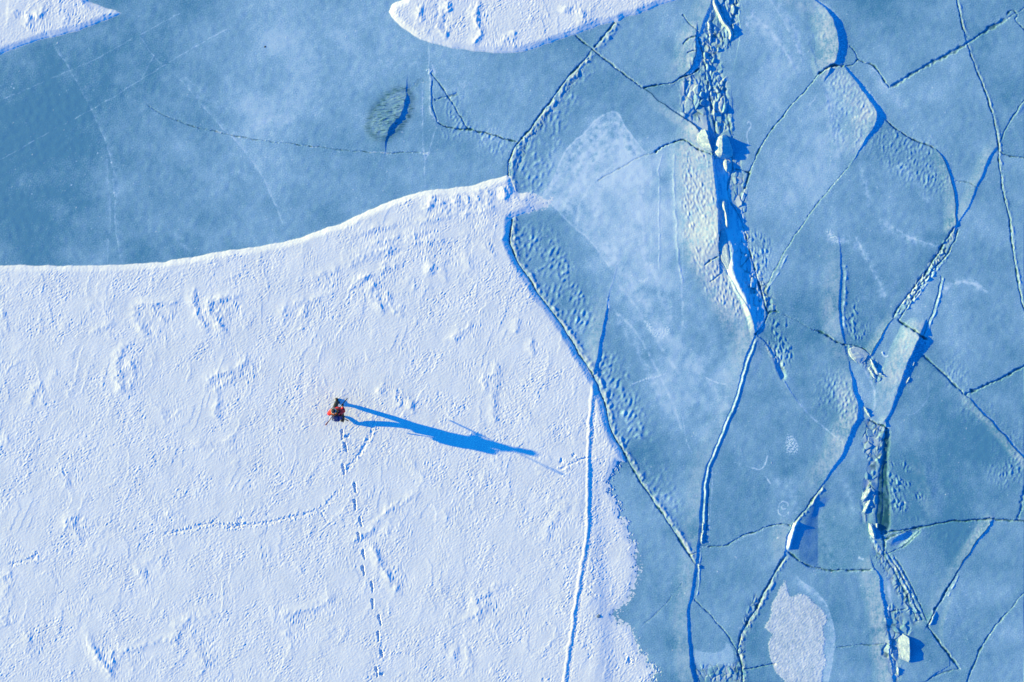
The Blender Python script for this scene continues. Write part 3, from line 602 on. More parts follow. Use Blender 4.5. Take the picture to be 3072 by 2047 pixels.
pale(tr('I', (655, 370), (670, 335), (700, 315), (730, 335), (725, 370), (690, 380), (680, 360), (700, 345)), 6, .6, h=.003); pale(tr('I', (655, 375), (665, 410), (700, 430), (740, 420), (730, 395)), 6, .5, h=.003)
pale(tr('I', (585, 0), (575, 50), (550, 100), (520, 105), (470, 90)), 5, .6); pale(tr('I', (470, 90), (400, 65), (350, 55)), 10, .3); pale(tr('I', (575, 145), (590, 180), (605, 205)), 8, .6)
pale(tr('I', (1210, 705), (1245, 720)), 14, .6); pale(tr('C', (870, 720), (900, 700), (925, 670), (930, 655)), 7, .4)
pale(tr('I', (0, 620), (60, 690)), 5, .3); pale(tr('I', (20, 760), (0, 870)), 6, .2)
FROST_AND_LIGHT += .18 * region(tr('I', (600, 100), (780, 280), (740, 470), (640, 480), (590, 420)), .15)


for q_, w_, a_ in ((tr('F', (1100, 60), (1250, 160), (1330, 330), (1400, 500)), 50, .12), (tr('F', (1000, 60), (1060, 110), (1120, 60)), 60, .12), (tr('F', (1340, -60), (1480, 40), (1620, 110), (1770, 130)), 60, .10), (tr('F', (1240, 500), (1380, 420), (1500, 360)), 70, .06),
    (tr('F', (1790, 460), (1860, 390), (1950, 370), (2060, 410)), 60, .12), (tr('F', (120, 100), (260, 420), (420, 760), (430, 900)), 60, .08), (tr('F', (10, 900), (200, 1080), (330, 1250)), 60, .08), (tr('I', (600, 180), (760, 200), (780, 420)), 60, .08), (tr('I', (960, 300), (960, 560), (1050, 760)), 60, .08), (tr('I', (1010, 80), (1150, 260), (1180, 420)), 70, .07),
    (tr('C', (420, 140), (560, 180), (700, 330), (800, 520)), 60, .10), (tr('C', (640, -20), (760, 200), (850, 420)), 50, .10), (tr('C', (1000, 560), (1010, 800), (1080, 1100)), 60, .08), (tr('C', (1230, 1090), (1240, 1220), (1300, 1430)), 40, .12), (tr('C', (1480, 1130), (1600, 1260), (1700, 1400)), 60, .10), (tr('C', (1300, 480), (1420, 640), (1560, 760)), 60, .06),
    (tr('E', (1800, 90), (1960, 330), (2120, 560), (2240, 800)), 70, .12), (tr('E', (2000, 40), (2160, 330), (2280, 660)), 60, .10), (tr('B', (1560, 1500), (1600, 1300), (1720, 1120), (1880, 1000)), 50, .12), (tr('B', (1750, 1500), (1760, 1330), (1860, 1200)), 60, .10), (tr('B', (2050, 1240), (2060, 1400), (2050, 1560)), 50, .08), (tr('E', (1900, 640), (2060, 860), (2250, 1300)), 50, .10),
    (tr('A', (1250, 540), (1420, 640), (1500, 760)), 60, .06), (tr('A', (1730, 880), (1900, 800), (2040, 860)), 70, .08), (tr('A', (1480, 1260), (1600, 1180), (1750, 1250)), 60, .06), (tr('B', (700, 640), (860, 560), (1000, 620)), 70, .07), (tr('B', (250, 420), (420, 470), (560, 430)), 70, .06), (tr('D', (1180, 40), (1260, 110), (1300, 190)), 40, .10), (tr('H', (2050, 800), (2160, 900), (2280, 880)), 60, .05)):
    pale(q_, w_, a_ * 1.5)
# ================================================================== BACKGROUND TONE OF THE ICE (bubbles and rime in the sheet)
def blob(V, r, a):
    a *= 1.15
    for x, y in V:
        wx, wy = (x * 3072 / 2353 - 1536) / PXM, (1023.5 - y * 3072 / 2353) / PXM
        r_ = r * 3072 / 2353 / PXM
        d2 = ((GX - wx) ** 2 + (GY - wy) ** 2) / r_ ** 2
        FROST_AND_LIGHT[:] += a * np.exp(-d2)
blob([(600, 300), (650, 345)], 90, .11); blob([(520, 520), (590, 490)], 80, .10); blob([(640, 60), (760, 110), (840, 40)], 100, .13); blob([(600, 180), (700, 230), (830, 160)], 120, .08); blob([(950, 120), (1050, 200)], 100, .08)
blob([(120, 330), (330, 560)], 50, .05); blob([(400, 470)], 90, .04); blob([(1150, 330), (1080, 390)], 60, .06)
blob([(90, 420), (60, 200)], 260, -.12); blob([(300, 330)], 200, -.06); blob([(60, 480), (30, 300), (200, 420)], 130, -.06); blob([(180, 170), (330, 60)], 120, -.05); blob([(330, 580), (250, 590)], 80, -.05)
blob([(1450, 450), (1480, 560), (1420, 380)], 110, .10); blob([(1950, 500), (1880, 560), (2060, 520)], 130, .08); blob([(1900, 250), (1750, 200)], 130, .05)
blob([(2250, 700), (2280, 560), (2200, 1050)], 150, -.05); blob([(1500, 1330), (1550, 1450)], 90, -.05); blob([(2200, 1450)], 130, -.05); blob([(1480, 1180)], 60, -.04)
FROST_AND_LIGHT += .075 * NL + .042 * NM + .022 * NB + .022 * NF + .035 + .01 * sst((GX + 2) / 4)
FROST_AND_LIGHT += .07 * sst((fnoise(.5, 5, 64, beta=1.0, aniso=1.7, angle=rad(30)) - .3) / 1.2) * sst((2 - GX) / 3)
sp = fnoise(.064, .12, 61)
FROST_AND_LIGHT += .060 * sp + .03 * fnoise(.056, .09, 63)
ICEM = 1 - SNOW
Z += ICEM * (.0012 * fnoise(.3, 1.5, 62) + .00035 * NF)

# ================================================================== SNOW RELIEF
SZ = np.zeros_like(Z)
# thickness of the snow and its bevelled edge, widest where it faces the sun
nrm = fnoise(.4, 2, 71)
SZ += .045 * sst((SD + .02) / .30) * (1 - .7 * RAG) + .012 * (1 - RAG) * sst(SD / .06)
low = fnoise(1.5, 9, 72, aniso=1.6, angle=rad(60), beta=.6)
rough_m = sst(.5 + .55 * fnoise(1.0, 6.0, 73, aniso=1.8, angle=rad(35), beta=.5))
near = sst(SD / .30)
LEE = np.zeros_like(Z); LUV = np.zeros_like(Z); DRI = np.zeros_like(Z)
def drift(pts, h=.012):
    f = field(pts, 1.0, ext=False)
    if f is None: return
    sl, D, S, V, T, tot = f
    e = sst(T / .2) * sst((1 - T) / .2)
    k = min(1, h / .012)
    hv = min(h, .022) * 1.35 * e * np.clip(.8 + .4 * NM[sl] + .2 * NB[sl], .2, 1.5)
    DRI[sl] += hv * np.where(S < 0, np.clip(1 - D / .34, 0, 1) ** 1.3, sst(1 - D / .27))
    LUV[sl] = np.maximum(LUV[sl], k * e * (S < 0) * sst(1.2 - D / .45))
    LEE[sl] = np.maximum(LEE[sl], k * e * (S > 0) * sst(1.4 - D / .95))
for q_, h in (
    (tr('D', (1385, 385), (1332, 440), (1328, 520), (1350, 600), (1400, 680), (1450, 740)), .013),
    (tr('D', (1710, 450), (1600, 478), (1480, 492), (1432, 525), (1440, 590), (1500, 660), (1560, 720), (1590, 780)), .016),
    (tr('D', (1280, 508), (1150, 525), (1000, 520), (938, 545), (930, 600), (970, 670), (1010, 740), (1012, 830)), .015),
    (tr('D', (810, 655), (700, 688), (655, 720), (660, 770)), .009), (tr('D', (925, 785), (845, 835), (805, 920), (808, 1010), (830, 1100), (850, 1170)), .015),
    (tr('D', (1650, 840), (1700, 920), (1620, 970), (1480, 1015), (1400, 1085), (1410, 1150), (1450, 1220)), .012),
    (tr('D', (2353, 440), (2200, 480), (2090, 510), (1950, 540), (1940, 600), (1955, 690)), .011), (tr('D', (2070, 540), (2110, 600), (2085, 690), (2020, 750)), .014),
    (tr('D', (590, 570), (640, 530), (720, 525), (790, 500)), .008), (tr('D', (1130, 1240), (1120, 1300), (1150, 1370)), .008), (tr('D', (1290, 1500), (1450, 1480), (1590, 1470), (1580, 1400)), .007),
    (tr('D', (30, 1380), (60, 1460), (100, 1540)), .012), (tr('D', (250, 1080), (230, 1140), (210, 1240)), .008), (tr('D', (400, 980), (370, 1060), (330, 1130)), .010),
    (tr('D', (10, 560), (30, 660), (60, 760)), .008), (tr('D', (450, 640), (480, 720)), .008), (tr('D', (2130, 370), (2200, 320), (2353, 270)), .010),
    (tr('G', (640, 1180), (600, 1225), (608, 1290), (650, 1360), (700, 1440), (800, 1560)), .018), (tr('G', (800, 1330), (760, 1400), (790, 1480)), .014),
    (tr('G', (1610, 1068), (1450, 1092), (1290, 1132), (1222, 1180), (1208, 1260), (1100, 1292), (950, 1320), (850, 1352), (862, 1392), (905, 1450), (922, 1480), (860, 1512)), .016),
    (tr('G', (2351, 955), (2250, 1000), (2180, 1050), (2050, 1070), (1910, 1102), (1900, 1150)), .011), (tr('G', (1960, 1200), (1990, 1280), (2060, 1370)), .010),
    (tr('G', (1195, 670), (1100, 702), (1000, 740), (945, 800), (935, 850)), .010), (tr('G', (550, 405), (450, 440), (450, 530)), .010), (tr('G', (450, 100), (440, 160), (470, 250)), .012), (tr('G', (1300, 1230), (1360, 1320), (1340, 1430)), .010),
    (tr('G', (0, 860), (90, 800)), .011), (tr('G', (10, 1090), (40, 1190)), .014), (tr('G', (190, 1220), (200, 1300), (170, 1370)), .009), (tr('G', (1130, 410), (1220, 390), (1280, 350)), .009), (tr('G', (1050, 400), (1040, 470)), .010),
    (tr('H', (545, 250), (440, 302), (345, 358), (262, 428), (238, 500), (150, 548), (0, 610)), .012), (tr('H', (170, 570), (240, 690), (300, 815), (380, 940), (430, 1020)), .016),
    (tr('H', (1600, 335), (1500, 392), (1412, 540), (1400, 625)), .009), (tr('H', (1180, 865), (1080, 895), (980, 970), (905, 962), (950, 1075), (885, 1120), (760, 1180), (722, 1260)), .011),
    (tr('H', (840, 1300), (870, 1400), (910, 1440), (860, 1480)), .012), (tr('H', (680, 370), (730, 430), (700, 490)), .008), (tr('H', (490, 20), (500, 90), (560, 150), (590, 220)), .008),
    (tr('E', (0, 440), (120, 370), (200, 310), (300, 280), (420, 232), (500, 190)), .012), (tr('E', (0, 272), (60, 200), (180, 182), (320, 142), (480, 112), (640, 90), (800, 62), (1000, 40)), .012),
    (tr('E', (640, 240), (600, 300), (630, 340)), .016), (tr('E', (640, 240), (700, 300), (760, 380)), .010), (tr('E', (260, 350), (210, 430), (240, 520), (320, 600)), .014), (tr('E', (440, 520), (390, 560), (405, 640)), .014),
    (tr('E', (410, 1000), (300, 1060), (255, 1100), (270, 1180)), .011), (tr('E', (1030, 1100), (1060, 1200), (1040, 1320), (1110, 1400)), .011), (tr('E', (860, 620), (880, 680), (800, 730), (750, 800)), .010),
    (tr('E', (1090, 950), (1040, 980), (1030, 1030)), .011), (tr('E', (490, 1180), (475, 1250), (480, 1300)), .018), (tr('E', (400, 1120), (390, 1180), (405, 1250)), .014), (tr('E', (950, 110), (1060, 200), (1080, 170)), .009),
    (tr('E', (1150, 20), (1135, 50), (1145, 85)), .02), (tr('B', (1010, 1290), (990, 1330), (1050, 1400)), .016), (tr('B', (1110, 1280), (1130, 1330), (1115, 1400)), .03), (tr('B', (560, 1440), (600, 1400), (650, 1410)), .014), (tr('B', (720, 1400), (690, 1420), (760, 1440)), .014), (tr('B', (880, 1350), (850, 1390), (900, 1420)), .016),
    (tr('B', (570, 30), (530, 80), (545, 150), (600, 200), (640, 215)), .04), (tr('B', (640, 180), (700, 240), (745, 250)), .022), (tr('B', (960, 10), (915, 90), (930, 170), (965, 230), (915, 290), (900, 330)), .030), (tr('B', (740, 0), (720, 50), (750, 90)), .024), (tr('B', (1650, 60), (1660, 130), (1640, 180)), .014), (tr('B', (1400, 240), (1385, 310)), .016), (tr('B', (1550, 40), (1540, 100)), .014), (tr('B', (1180, 210), (1190, 280)), .014), (tr('B', (1130, 230), (1110, 330)), .010),
    (tr('A', (310, 20), (300, 70), (250, 130)), .024), (tr('A', (190, 100), (200, 150), (170, 190)), .018), (tr('A', (430, 60), (460, 110), (410, 180)), .014), (tr('A', (110, 60), (90, 130)), .014)):
    drift(q_, h)


for q_, h in ((tr('B', (560, 1420), (700, 1390), (860, 1395), (1000, 1420), (1120, 1440)), .010), (tr('B', (0, 1640), (200, 1580), (420, 1540), (640, 1510), (900, 1470), (1150, 1440)), .012), (tr('B', (640, 1330), (620, 1400), (560, 1470)), .014), (tr('B', (800, 1320), (780, 1400), (820, 1450)), .014), (tr('B', (960, 1290), (930, 1350), (960, 1420)), .014),
    (tr('E', (130, 140), (250, 100), (420, 60), (640, 20)), .012), (tr('E', (0, 330), (100, 240), (240, 190), (380, 160)), .010), (tr('E', (160, 300), (140, 350), (220, 310)), .010), (tr('E', (500, 330), (480, 380), (530, 430)), .012), (tr('E', (310, 430), (330, 520), (400, 600)), .010), (tr('E', (880, 160), (870, 230), (900, 330)), .010),
    (tr('E', (1310, 760), (1300, 830), (1330, 900)), .010), (tr('E', (1210, 620), (1220, 680), (1190, 740)), .010), (tr('E', (1010, 1000), (970, 1080), (1010, 1160)), .010), (tr('D', (1100, 560), (1120, 640), (1080, 740)), .009), (tr('D', (1490, 560), (1530, 620), (1570, 560)), .009), (tr('D', (870, 870), (920, 1000), (890, 1120), (900, 1250)), .009), (tr('D', (1490, 1090), (1500, 1190), (1480, 1280), (1520, 1350)), .010), (tr('D', (260, 1060), (300, 1150), (290, 1260)), .009),
    (tr('D', (1660, 980), (1600, 1060), (1520, 1100)), .008), (tr('G', (480, 440), (520, 500), (560, 640)), .009), (tr('G', (980, 780), (1000, 860), (960, 950)), .009), (tr('G', (1140, 720), (1100, 800), (1130, 820)), .009), (tr('G', (1200, 1260), (1230, 1330), (1190, 1420)), .009), (tr('G', (1370, 1330), (1400, 1420), (1380, 1540)), .009), (tr('G', (60, 860), (30, 950), (60, 1020)), .009), (tr('H', (270, 430), (330, 480), (310, 560)), .009), (tr('H', (1000, 1000), (990, 1080), (900, 1180)), .010), (tr('H', (790, 1290), (770, 1400), (800, 1500)), .009), (tr('H', (380, 520), (400, 560), (360, 600)), .009)):
    drift(q_, h)
LEE = np.clip(LEE * (.7 + .5 * NM), 0, 1)
g1 = fnoise(.07, .17, 74, aniso=2.6, angle=rad(36))
g2 = fnoise(.054, .10, 75, aniso=2.0, angle=rad(42))
g3 = fnoise(.18, .55, 86, aniso=1.9, angle=rad(40), beta=.3)
GPATCH = fnoise(.4, 2.5, 87, aniso=1.6, angle=rad(50), beta=.4)
calm = (1 - .7 * LUV) * (1 - .45 * LEE)
SZ += near * calm * (.50 + .80 * rough_m) * np.clip(.95 + .22 * GPATCH, .3, 1.6) * (.0016 * g1 + .0016 * g2 + .0010 * np.clip(g3, -1, 2))
# ripples in the lee of the drifts and in the hollows
rp = fnoise(.065, .15, 76, aniso=3.2, angle=rad(80))
rip_m = np.maximum(LEE, .6 * sst(.1 + .6 * fnoise(.8, 5, 77, beta=.5)) * (1 - .6 * rough_m))
SZ += near * rip_m * .0030 * rp
# lobes and ledges of wind crust: contour steps of warped slow fields, only in the lee belts
base = fnoise(.35, 2.5, 78, aniso=2.2, angle=rad(72), beta=.9)
q = base * 2.0 + .12 * fnoise(.10, .4, 79)
fr = q - np.floor(q)
step = np.floor(q) + sst((fr - .82) / .18)
SZ += near * 0.0009 * np.maximum(LEE, .25 * sst(fnoise(1.0, 6, 80, beta=.5) - .2)) * step
SZ += near * (.0010 * base + .0022 * low)
SZ += DRI * near
# long flowing drift ledges
fl = fnoise(1.3, 7, 88, aniso=2.0, angle=rad(72), beta=.8)
for lv in (-.9, .1, 1.1):
    gx_ = (fl - lv + .05 * fnoise(.2, .8, 89)) 
    SZ += near * .0062 * sst((fnoise(1.0, 4, 90 + int(lv * 10) + 20) + .1) / .8) * (np.exp(-np.clip(gx_, 0, 9) / .30) * (gx_ > 0) + np.exp(-(np.clip(-gx_, 0, 9) / .10) ** 2) * (gx_ <= 0))
drift_save = Z; Z = SZ
# hollows scooped in the upper drift
Z -= .012 * region(tr('B', (640, 40), (720, 20), (770, 200), (740, 240), (650, 130)), .08) * sst(.5 + .6 * fnoise(.2, .9, 85))
# wind-scoured bright band
# snow ridge over a buried crack
RG = tr('E', (1737, 1066, 10), (1727, 1110, 20), (1722, 1200, 24), (1712, 1290, 24), (1707, 1380, 24), (1702, 1460, 24), (1697, 1567, 24), 'H', (1697, 120, 26), (1697, 250, 26), (1692, 400, 26), (1697, 500, 26), (1682, 620, 26), (1662, 720, 26), (1647, 810, 26), (1637, 900, 26), (1617, 990, 25), (1602, 1080, 25), (1592, 1180, 25), (1577, 1270, 24), (1562, 1340, 24), (1552, 1420, 24), (1547, 1490, 22), (1535, 1568, 22))
ridge(RG, Lw=.09, Le=.15, k=.58, pw=1.0, fr=0)
f_ = field(RG, .5)
Z[f_[0]] -= .008 * np.exp(-((f_[1] * f_[2] - .17) / .09) ** 2) * (1 + .5 * NF[f_[0]])
# tracks of broken crust
def track(pts, d=.014, w=8, jag=.7):
    d *= .62; w *= .75; jag *= .8
    f = field(pts, .4, ext=False)
    if f is None: return
    sl, D, S, V, T, tot = f
    e = D + .035 * NF[sl] * jag + .03 * g1[sl] * jag
    m = sst(T / .04 + .2) * sst((1 - T) / .04 + .2)
    Z[sl] -= d * m * np.exp(-(e / (pxw(w) + .012)) ** 2) * np.clip(.9 + .35 * NB[sl], .2, 2)
    Z[sl] += .5 * d * m * np.exp(-((D - .10) / .07) ** 2) * np.clip(.2 + NF[sl], 0, 2)
track(tr('G', (1130, 540), (1260, 530), (1340, 500), (1460, 470), (1560, 490), (1640, 490), (1760, 480), (1880, 465), (1960, 440), (2080, 420), (2150, 395), (2210, 385)), .020, 9)
track(tr('G', (1460, 465), (1500, 440)), .018, 12); track(tr('G', (1650, 450), (1680, 440)), .018, 14); track(tr('G', (1560, 500), (1680, 490)), .02, 16); track(tr('G', (1835, 410), (1860, 405)), .022, 10); track(tr('G', (1830, 350), (1850, 355)), .01, 10)
track(tr('G', (2210, 385), (2260, 330), (2351, 250)), .014, 16, 1.2); track(tr('G', (2215, 395), (2255, 460), (2310, 500)), .016, 7)
track(tr('G', (60, 755), (170, 738), (240, 705), (270, 660)), .020, 8); track(tr('G', (440, 90), (450, 130)), .025, 10); track(tr('G', (100, 650), (130, 670)), .02, 8)
track(tr('E', (240, 1330), (215, 1400), (185, 1470), (140, 1545), 'H', (110, 10), (62, 75), (38, 120)), .022, 10, .6)
track(tr('H', (1500, 105), (1545, 82), (1620, 48), (1692, 18)), .020, 7); track(tr('H', (1515, 55), (1525, 25)), .03, 14, .3); track(tr('H', (1600, 12), (1615, -5)), .026, 12, .3)
track(tr('H', (1760, 40), (1790, 50)), .02, 12); track(tr('H', (1700, 20), (1820, 30)), .012, 12)
track(tr('H', (1690, 790), (1740, 800), (1760, 850), (1700, 900), (1690, 940), (1780, 990)), .016, 10, 1.2); track(tr('H', (1730, 730), (1780, 745)), .016, 8)
track(tr('H', (1660, 1330), (1720, 1310), (1740, 1360), (1700, 1400)), .012, 12, 1.2); track(tr('H', (1985, 1390), (1990, 1430)), .030, 12, .3); track(tr('H', (1920, 1375), (1960, 1390), (2010, 1460)), .012, 14)
for x, y, s in ((1425, 1162, .02), (1428, 860, .014), (1808, 675, .016), (1490, 690, .010), (1250, 1230, .012), (1390, 1545, .02), (1565, 850, .012), (1500, 1370, .014), (1240, 1280, .012), (1270, 1040, .010)):
    track(tr('H', (x - 4, y - 10), (x + 4, y + 10)), s, 12, .5)
for x, y, s in ((390, 1180, .022), (500, 930, .012), (1250, 200, .01), (770, 1220, .014), (850, 1240, .012), (670, 1150, .010), (395, 1130, .014)):
    track(tr('E', (x, y - 20), (x + 6, y + 20)), s, 10, .8)
# boot prints
FOOT = [('E', 5, 1415, 1), ('E', 28, 1500, 0), ('H', 18, 88, 0), ('H', 94, 215, 0), ('H', 94, 330, 0), ('H', 134, 444, 0), ('H', 117, 556, 2), ('H', 153, 672, 0), ('H', 152, 785, 0), ('H', 211, 894, 0), ('H', 214, 1010, 0),
        ('H', 263, 1124, 0), ('H', 254, 1236, 0), ('H', 275, 1362, 2), ('H', 244, 1480, 1), ('H', 262, 1600, 0), ('H', 240, 1715, 0)]
FOOTG = np.zeros_like(Z)
for i, (t, x, y, kind) in enumerate(FOOT):
    L = 52 if kind != 2 else 36
    tilt = (10 if i % 2 else 4)
    a, m_, b = (x - 2, y - 12), (x + 1, y + 10), (x + tilt, y + L * .9)
    for pts, w, d in ((tr(t, a, (x, y + 4)), 8.3, .07), (tr(t, m_, (x + tilt * .6, y + L * .5)), 6, .055), (tr(t, (x + tilt * .5, y + L * .4), b), 4.5, .045)):
        f = field(pts, .3, 0, ext=False)
        FOOTG[f[0]] = np.maximum(FOOTG[f[0]], d * sst(1.45 - (f[1] + .006 * NF[f[0]]) / pxw(w)))
    if kind == 1:
        f = field(tr(t, (x + 26, y + 26), (x + 42, y + 32)), .25, 0, ext=False); FOOTG[f[0]] = np.maximum(FOOTG[f[0]], .05 * sst(1.45 - f[1] / pxw(7)))
        f = field(tr(t, (x + 6, y + 14), (x + 30, y + 22)), .3, 0, ext=False); Z[f[0]] += .02 * np.exp(-(f[1] / .07) ** 2)
Z += .30 * blur(np.clip(FOOTG, 0, 1), .08) * (1 + .5 * NF) - FOOTG
SZ = Z; Z = drift_save
Z = Z * (1 - SNOW) + SNOW * (SZ + .12 * np.clip(Z, -.02, .06) * (SD < .5))
# frozen snow patch: a thin crust on the ice
Z += PATCHM * (.006 + .0012 * g1 + .0012 * g2)
SNOW = np.maximum(SNOW, PATCHM * np.clip(.66 + .07 * NB + .05 * NF, 0, 1))
Z += (1 - SNOW) * 0

# ================================================================== ICE PLATES: what the cracks cut apart
# plates part along these lines too (hairline joins)
def cut(*c):
    wall(field(tr(*c), .15, 0), 1.8 * STEP)
cut('C', (195, -8), (195, 20)); cut('C', (102, 245), (92, 288)); cut('C', (105, 890), (150, 985), (200, 1085)); cut('F', (503, 738), (499, 752)); cut('C', (228, 925), (290, 990), (346, 1062)); cut('F', (245, -10), (243, 65))
cut('C', (345, 1050), (360, 1162)); cut('F', (582, 398), (562, 440), (545, 462)); cut('C', (1110, 452), (1119, 468)); cut('C', (1070, 330), (1152, 308)); cut('C', (1340, 775), (1402, 834)); cut('C', (1874, 1550), (1890, 1530)); cut('C', (2160, 1015), (2178, 1015))
cut('F', (692, 602), (660, 585), (583, 600)); cut('F', (1288, 866), (1299, 884)); cut('F', (1872, 4), (1864, -12)); cut('F', (1448, 616), (1490, 634)); cut('F', (1448, 616), (1452, 626)); cut('F', (1688, 770), (1648, 884)); cut('F', (1620, 760), (1690, 770))
cut('F', (1292, 874), (1220, 900), (1144, 932)); cut('F', (1205, 1308), (1288, 1332)); cut('F', (1378, 1342), (1418, 1398)); cut('I', (1376, 685), (1340, 740), (1308, 797)); cut('I', (700, 662), (726, 674)); cut('F', (505, 742), (540, 680), (586, 602)); cut('I', (928, 252), (965, 218))
cut('F', (503, 745), (565, 790), (620, 880), (660, 960), (690, 1030), (730, 1110), (790, 1200), (870, 1290), (950, 1360), (1030, 1430), (1118, 1505)); cut('I', (742, 690), (710, 692)); cut('I', (2112, 482), (2105, 444)); cut('I', (1678, 1178), (1688, 1186)); cut('I', (1685, 1555), (1640, 1600))
cut('C', (378, -10), (395, 250), (335, 560), (346, 960), (346, 1062)); cut('I', (138, 470), (118, 640)); cut('I', (112, 632), (134, 632)); cut('I', (84, 762), (96, 770)); cut('I', (1310, 795), (1330, 805)); cut('I', (374, 1345), (386, 1352)); cut('I', (62, 1000), (84, 1002)); cut('I', (745, 480), (760, 500)); cut('I', (775, 452), (745, 500)); cut('C', (110, 465), (165, 530)); cut('C', (935, 510), (935, 520)); cut('C', (100, 215), (102, 255))
cut('I', (1380, 540), (1362, 548)); cut('I', (1375, 545), (1370, 520)); cut('I', (0, 0), (0, 1)) if False else None

INF = (np.abs(GX) < FX + .0) & (np.abs(GY) < FY + .0)
SNB = SNIN
openm = INF & ~WALL & ~SNB
lab = np.zeros((NY, NX), np.int32)
par = [0]
def find(a):
    while par[a] != a:
        par[a] = par[par[a]]; a = par[a]
    return a
prev = []
for j in range(NY):
    row = openm[j]
    dd = np.diff(np.concatenate(([0], row.view(np.int8), [0])))
    st = np.nonzero(dd == 1)[0]; en = np.nonzero(dd == -1)[0]
    cur = []; k = 0
    for s, e in zip(st, en):
        l = 0
        while k < len(prev) and prev[k][1] <= s: k += 1
        kk = k
        while kk < len(prev) and prev[kk][0] < e:
            r = find(prev[kk][2])
            if l == 0: l = r
            elif r != l: par[r] = l
            kk += 1
        if l == 0:
            par.append(len(par)); l = len(par) - 1
        cur.append((s, e, l)); lab[j, s:e] = l
    prev = cur
root = np.array([find(i) for i in range(len(par))])
lab = root[lab]
ids, cnt = np.unique(lab, return_counts=True)
big = [i for i, c in zip(ids, cnt) if i and c * STEP * STEP > .30]
lut = np.zeros(lab.max() + 1, np.int32)
for n, i in enumerate(big): lut[i] = n + 1
lab = lut[lab]
allowed = INF & ~SNB
for _ in range(32):              # grow the plates back over the crack lines
    z = (lab == 0) & allowed
    if not z.any(): break
    for dy, dx in ((0, 1), (0, -1), (1, 0), (-1, 0)):
        sh = np.roll(np.roll(lab, dy, 0), dx, 1)
        take = z & (lab == 0) & (sh > 0)
        lab[take] = sh[take]
NPL = len(big)
info = []
for n in range(1, NPL + 1):
    m = lab == n
    cx, cy = GX[m].mean(), GY[m].mean()
    info.append((n, cx, cy, m.sum() * STEP * STEP))
# every plate lies at its own slight tilt
rng = np.random.default_rng(5)
TILT = np.zeros_like(Z)
for n, cx, cy, ar in info:
    if ar > 60: continue
    m = lab == n
    s = .007 * min(1, 2.2 / math.sqrt(ar))
    a, b = rng.uniform(-s, s, 2)
    FROST_AND_LIGHT[m] += rng.uniform(-.13, .14)
    TILT[m] = (a * (GX[m] - cx) + b * (GY[m] - cy))
Z += TILT
SEEDS = [(1967, 1739, 'smooth blue ice strip beside the ragged lower right edge of the snow'), (1905, 820, 'largest pale ice plate, lying between the snow edge and the deep blue rift'),
         (1786, 106, 'small triangular ice plate touching the underside of the upper snow drift'), (1967, 125, 'ice plate between the upper snow drift and the long crooked white shard'),
         (2120, 129, 'narrow rough sliver of ice under the tiny white chips at the top'), (2096, 195, 'small bright tilted ice piece with a rounded blue shadow left of the crooked shard'),
         (2175, 200, 'strip of rough broken ice beneath the long crooked white shard'), (2160, 560, 'deep blue shadowed broken ice along the floor of the long rift'),
         (2327, 197, 'smooth ice plate at the top with a bright curved lip and blue shadow'), (2693, 96, 'ice plate at the top edge with a V shaped lower corner'),
         (2960, 45, 'triangular ice plate at the top edge right of the long thin crack'), (2810, 337, 'wide bent ice plate below the V shaped dark crack'),
         (3010, 235, 'ice plate on the upper right edge, right of the long thin crack'), (3044, 617, 'narrow wedge of ice on the right edge below a short cross crack'),
         (2399, 492, 'long slanting ice plate right of the rift with a grey lit upper corner'), (2600, 719, 'broad ice plate with a straight blue fold and pale whorls, right of the slanting plate'),
         (2445, 1111, 'three sided ice plate below the foot of the rift with a curved pale crack'), (2289, 1367, 'ice plate with faint white ring marks left of the slanting blue crack'),
         (2647, 1112, 'tilted ice plate with a bright grey face and broad blue shadow'), (2917, 880, 'tall ice plate with a pale arc mark, left of the long thin crack'),
         (3012, 1216, 'pointed ice plate on the right edge between two dark cracks'), (2834, 1364, 'wide smooth ice plate right of the dark open lead'),
         (2538, 1522, 'ice plate left of the dark open lead, carrying two pale ice blocks'), (2213, 1727, 'plain four sided ice plate right of the long straight blue crack'),
         (2133, 1944, 'small ice plate with a pale frost crescent near the bottom edge'), (2452, 1883, 'ice plate carrying the big crusted white snow patch'),
         (2761, 1772, 'ice plate with folded dark and pale streaks below the open lead'), (2942, 1774, 'ice plate whose pointed left corner is lit bright white, lower right'),
         (2853, 2030, 'tiny sliver of ice on the bottom edge below the bright pointed corner'), (3008, 1949, 'ice plate filling the bottom right corner behind a thin curved crack')]
PLATES = []
for px_, py_, lb in SEEDS:
    i_ = int(((px_ - 1536) / PXM - X0) / STEP); j_ = int(((1023.5 - py_) / PXM - Y0) / STEP)
    if lab[j_, i_]: PLATES.append((int(lab[j_, i_]), lb))

# ------------------------------------------------------------------ materials
def nodes(m):
    m.use_nodes = True; t = m.node_tree
    return t, t.nodes, t.links, t.nodes['Principled BSDF']
def mixc(t, fac, a, b, blend='MIX'):
    n = t.nodes.new('ShaderNodeMix'); n.data_type = 'RGBA'; n.blend_type = blend
    for i, v in ((0, fac), (6, a), (7, b)):
        if hasattr(v, 'links'): t.links.new(v, n.inputs[i])
        elif i == 0: n.inputs[0].default_value = v
        else: n.inputs[i].default_value = (*v, 1)
    return n.outputs[2]
def attr(t, name):
    n = t.nodes.new('ShaderNodeAttribute'); n.attribute_name = name; return n.outputs['Fac']
def noise(t, scale, detail=4, rough=.6):
    tc = t.nodes.new('ShaderNodeTexCoord'); n = t.nodes.new('ShaderNodeTexNoise')
    n.inputs['Scale'].default_value = scale; n.inputs['Detail'].default_value = detail; n.inputs['Roughness'].default_value = rough
    t.links.new(tc.outputs['Object'], n.inputs['Vector']); return n.outputs[0]
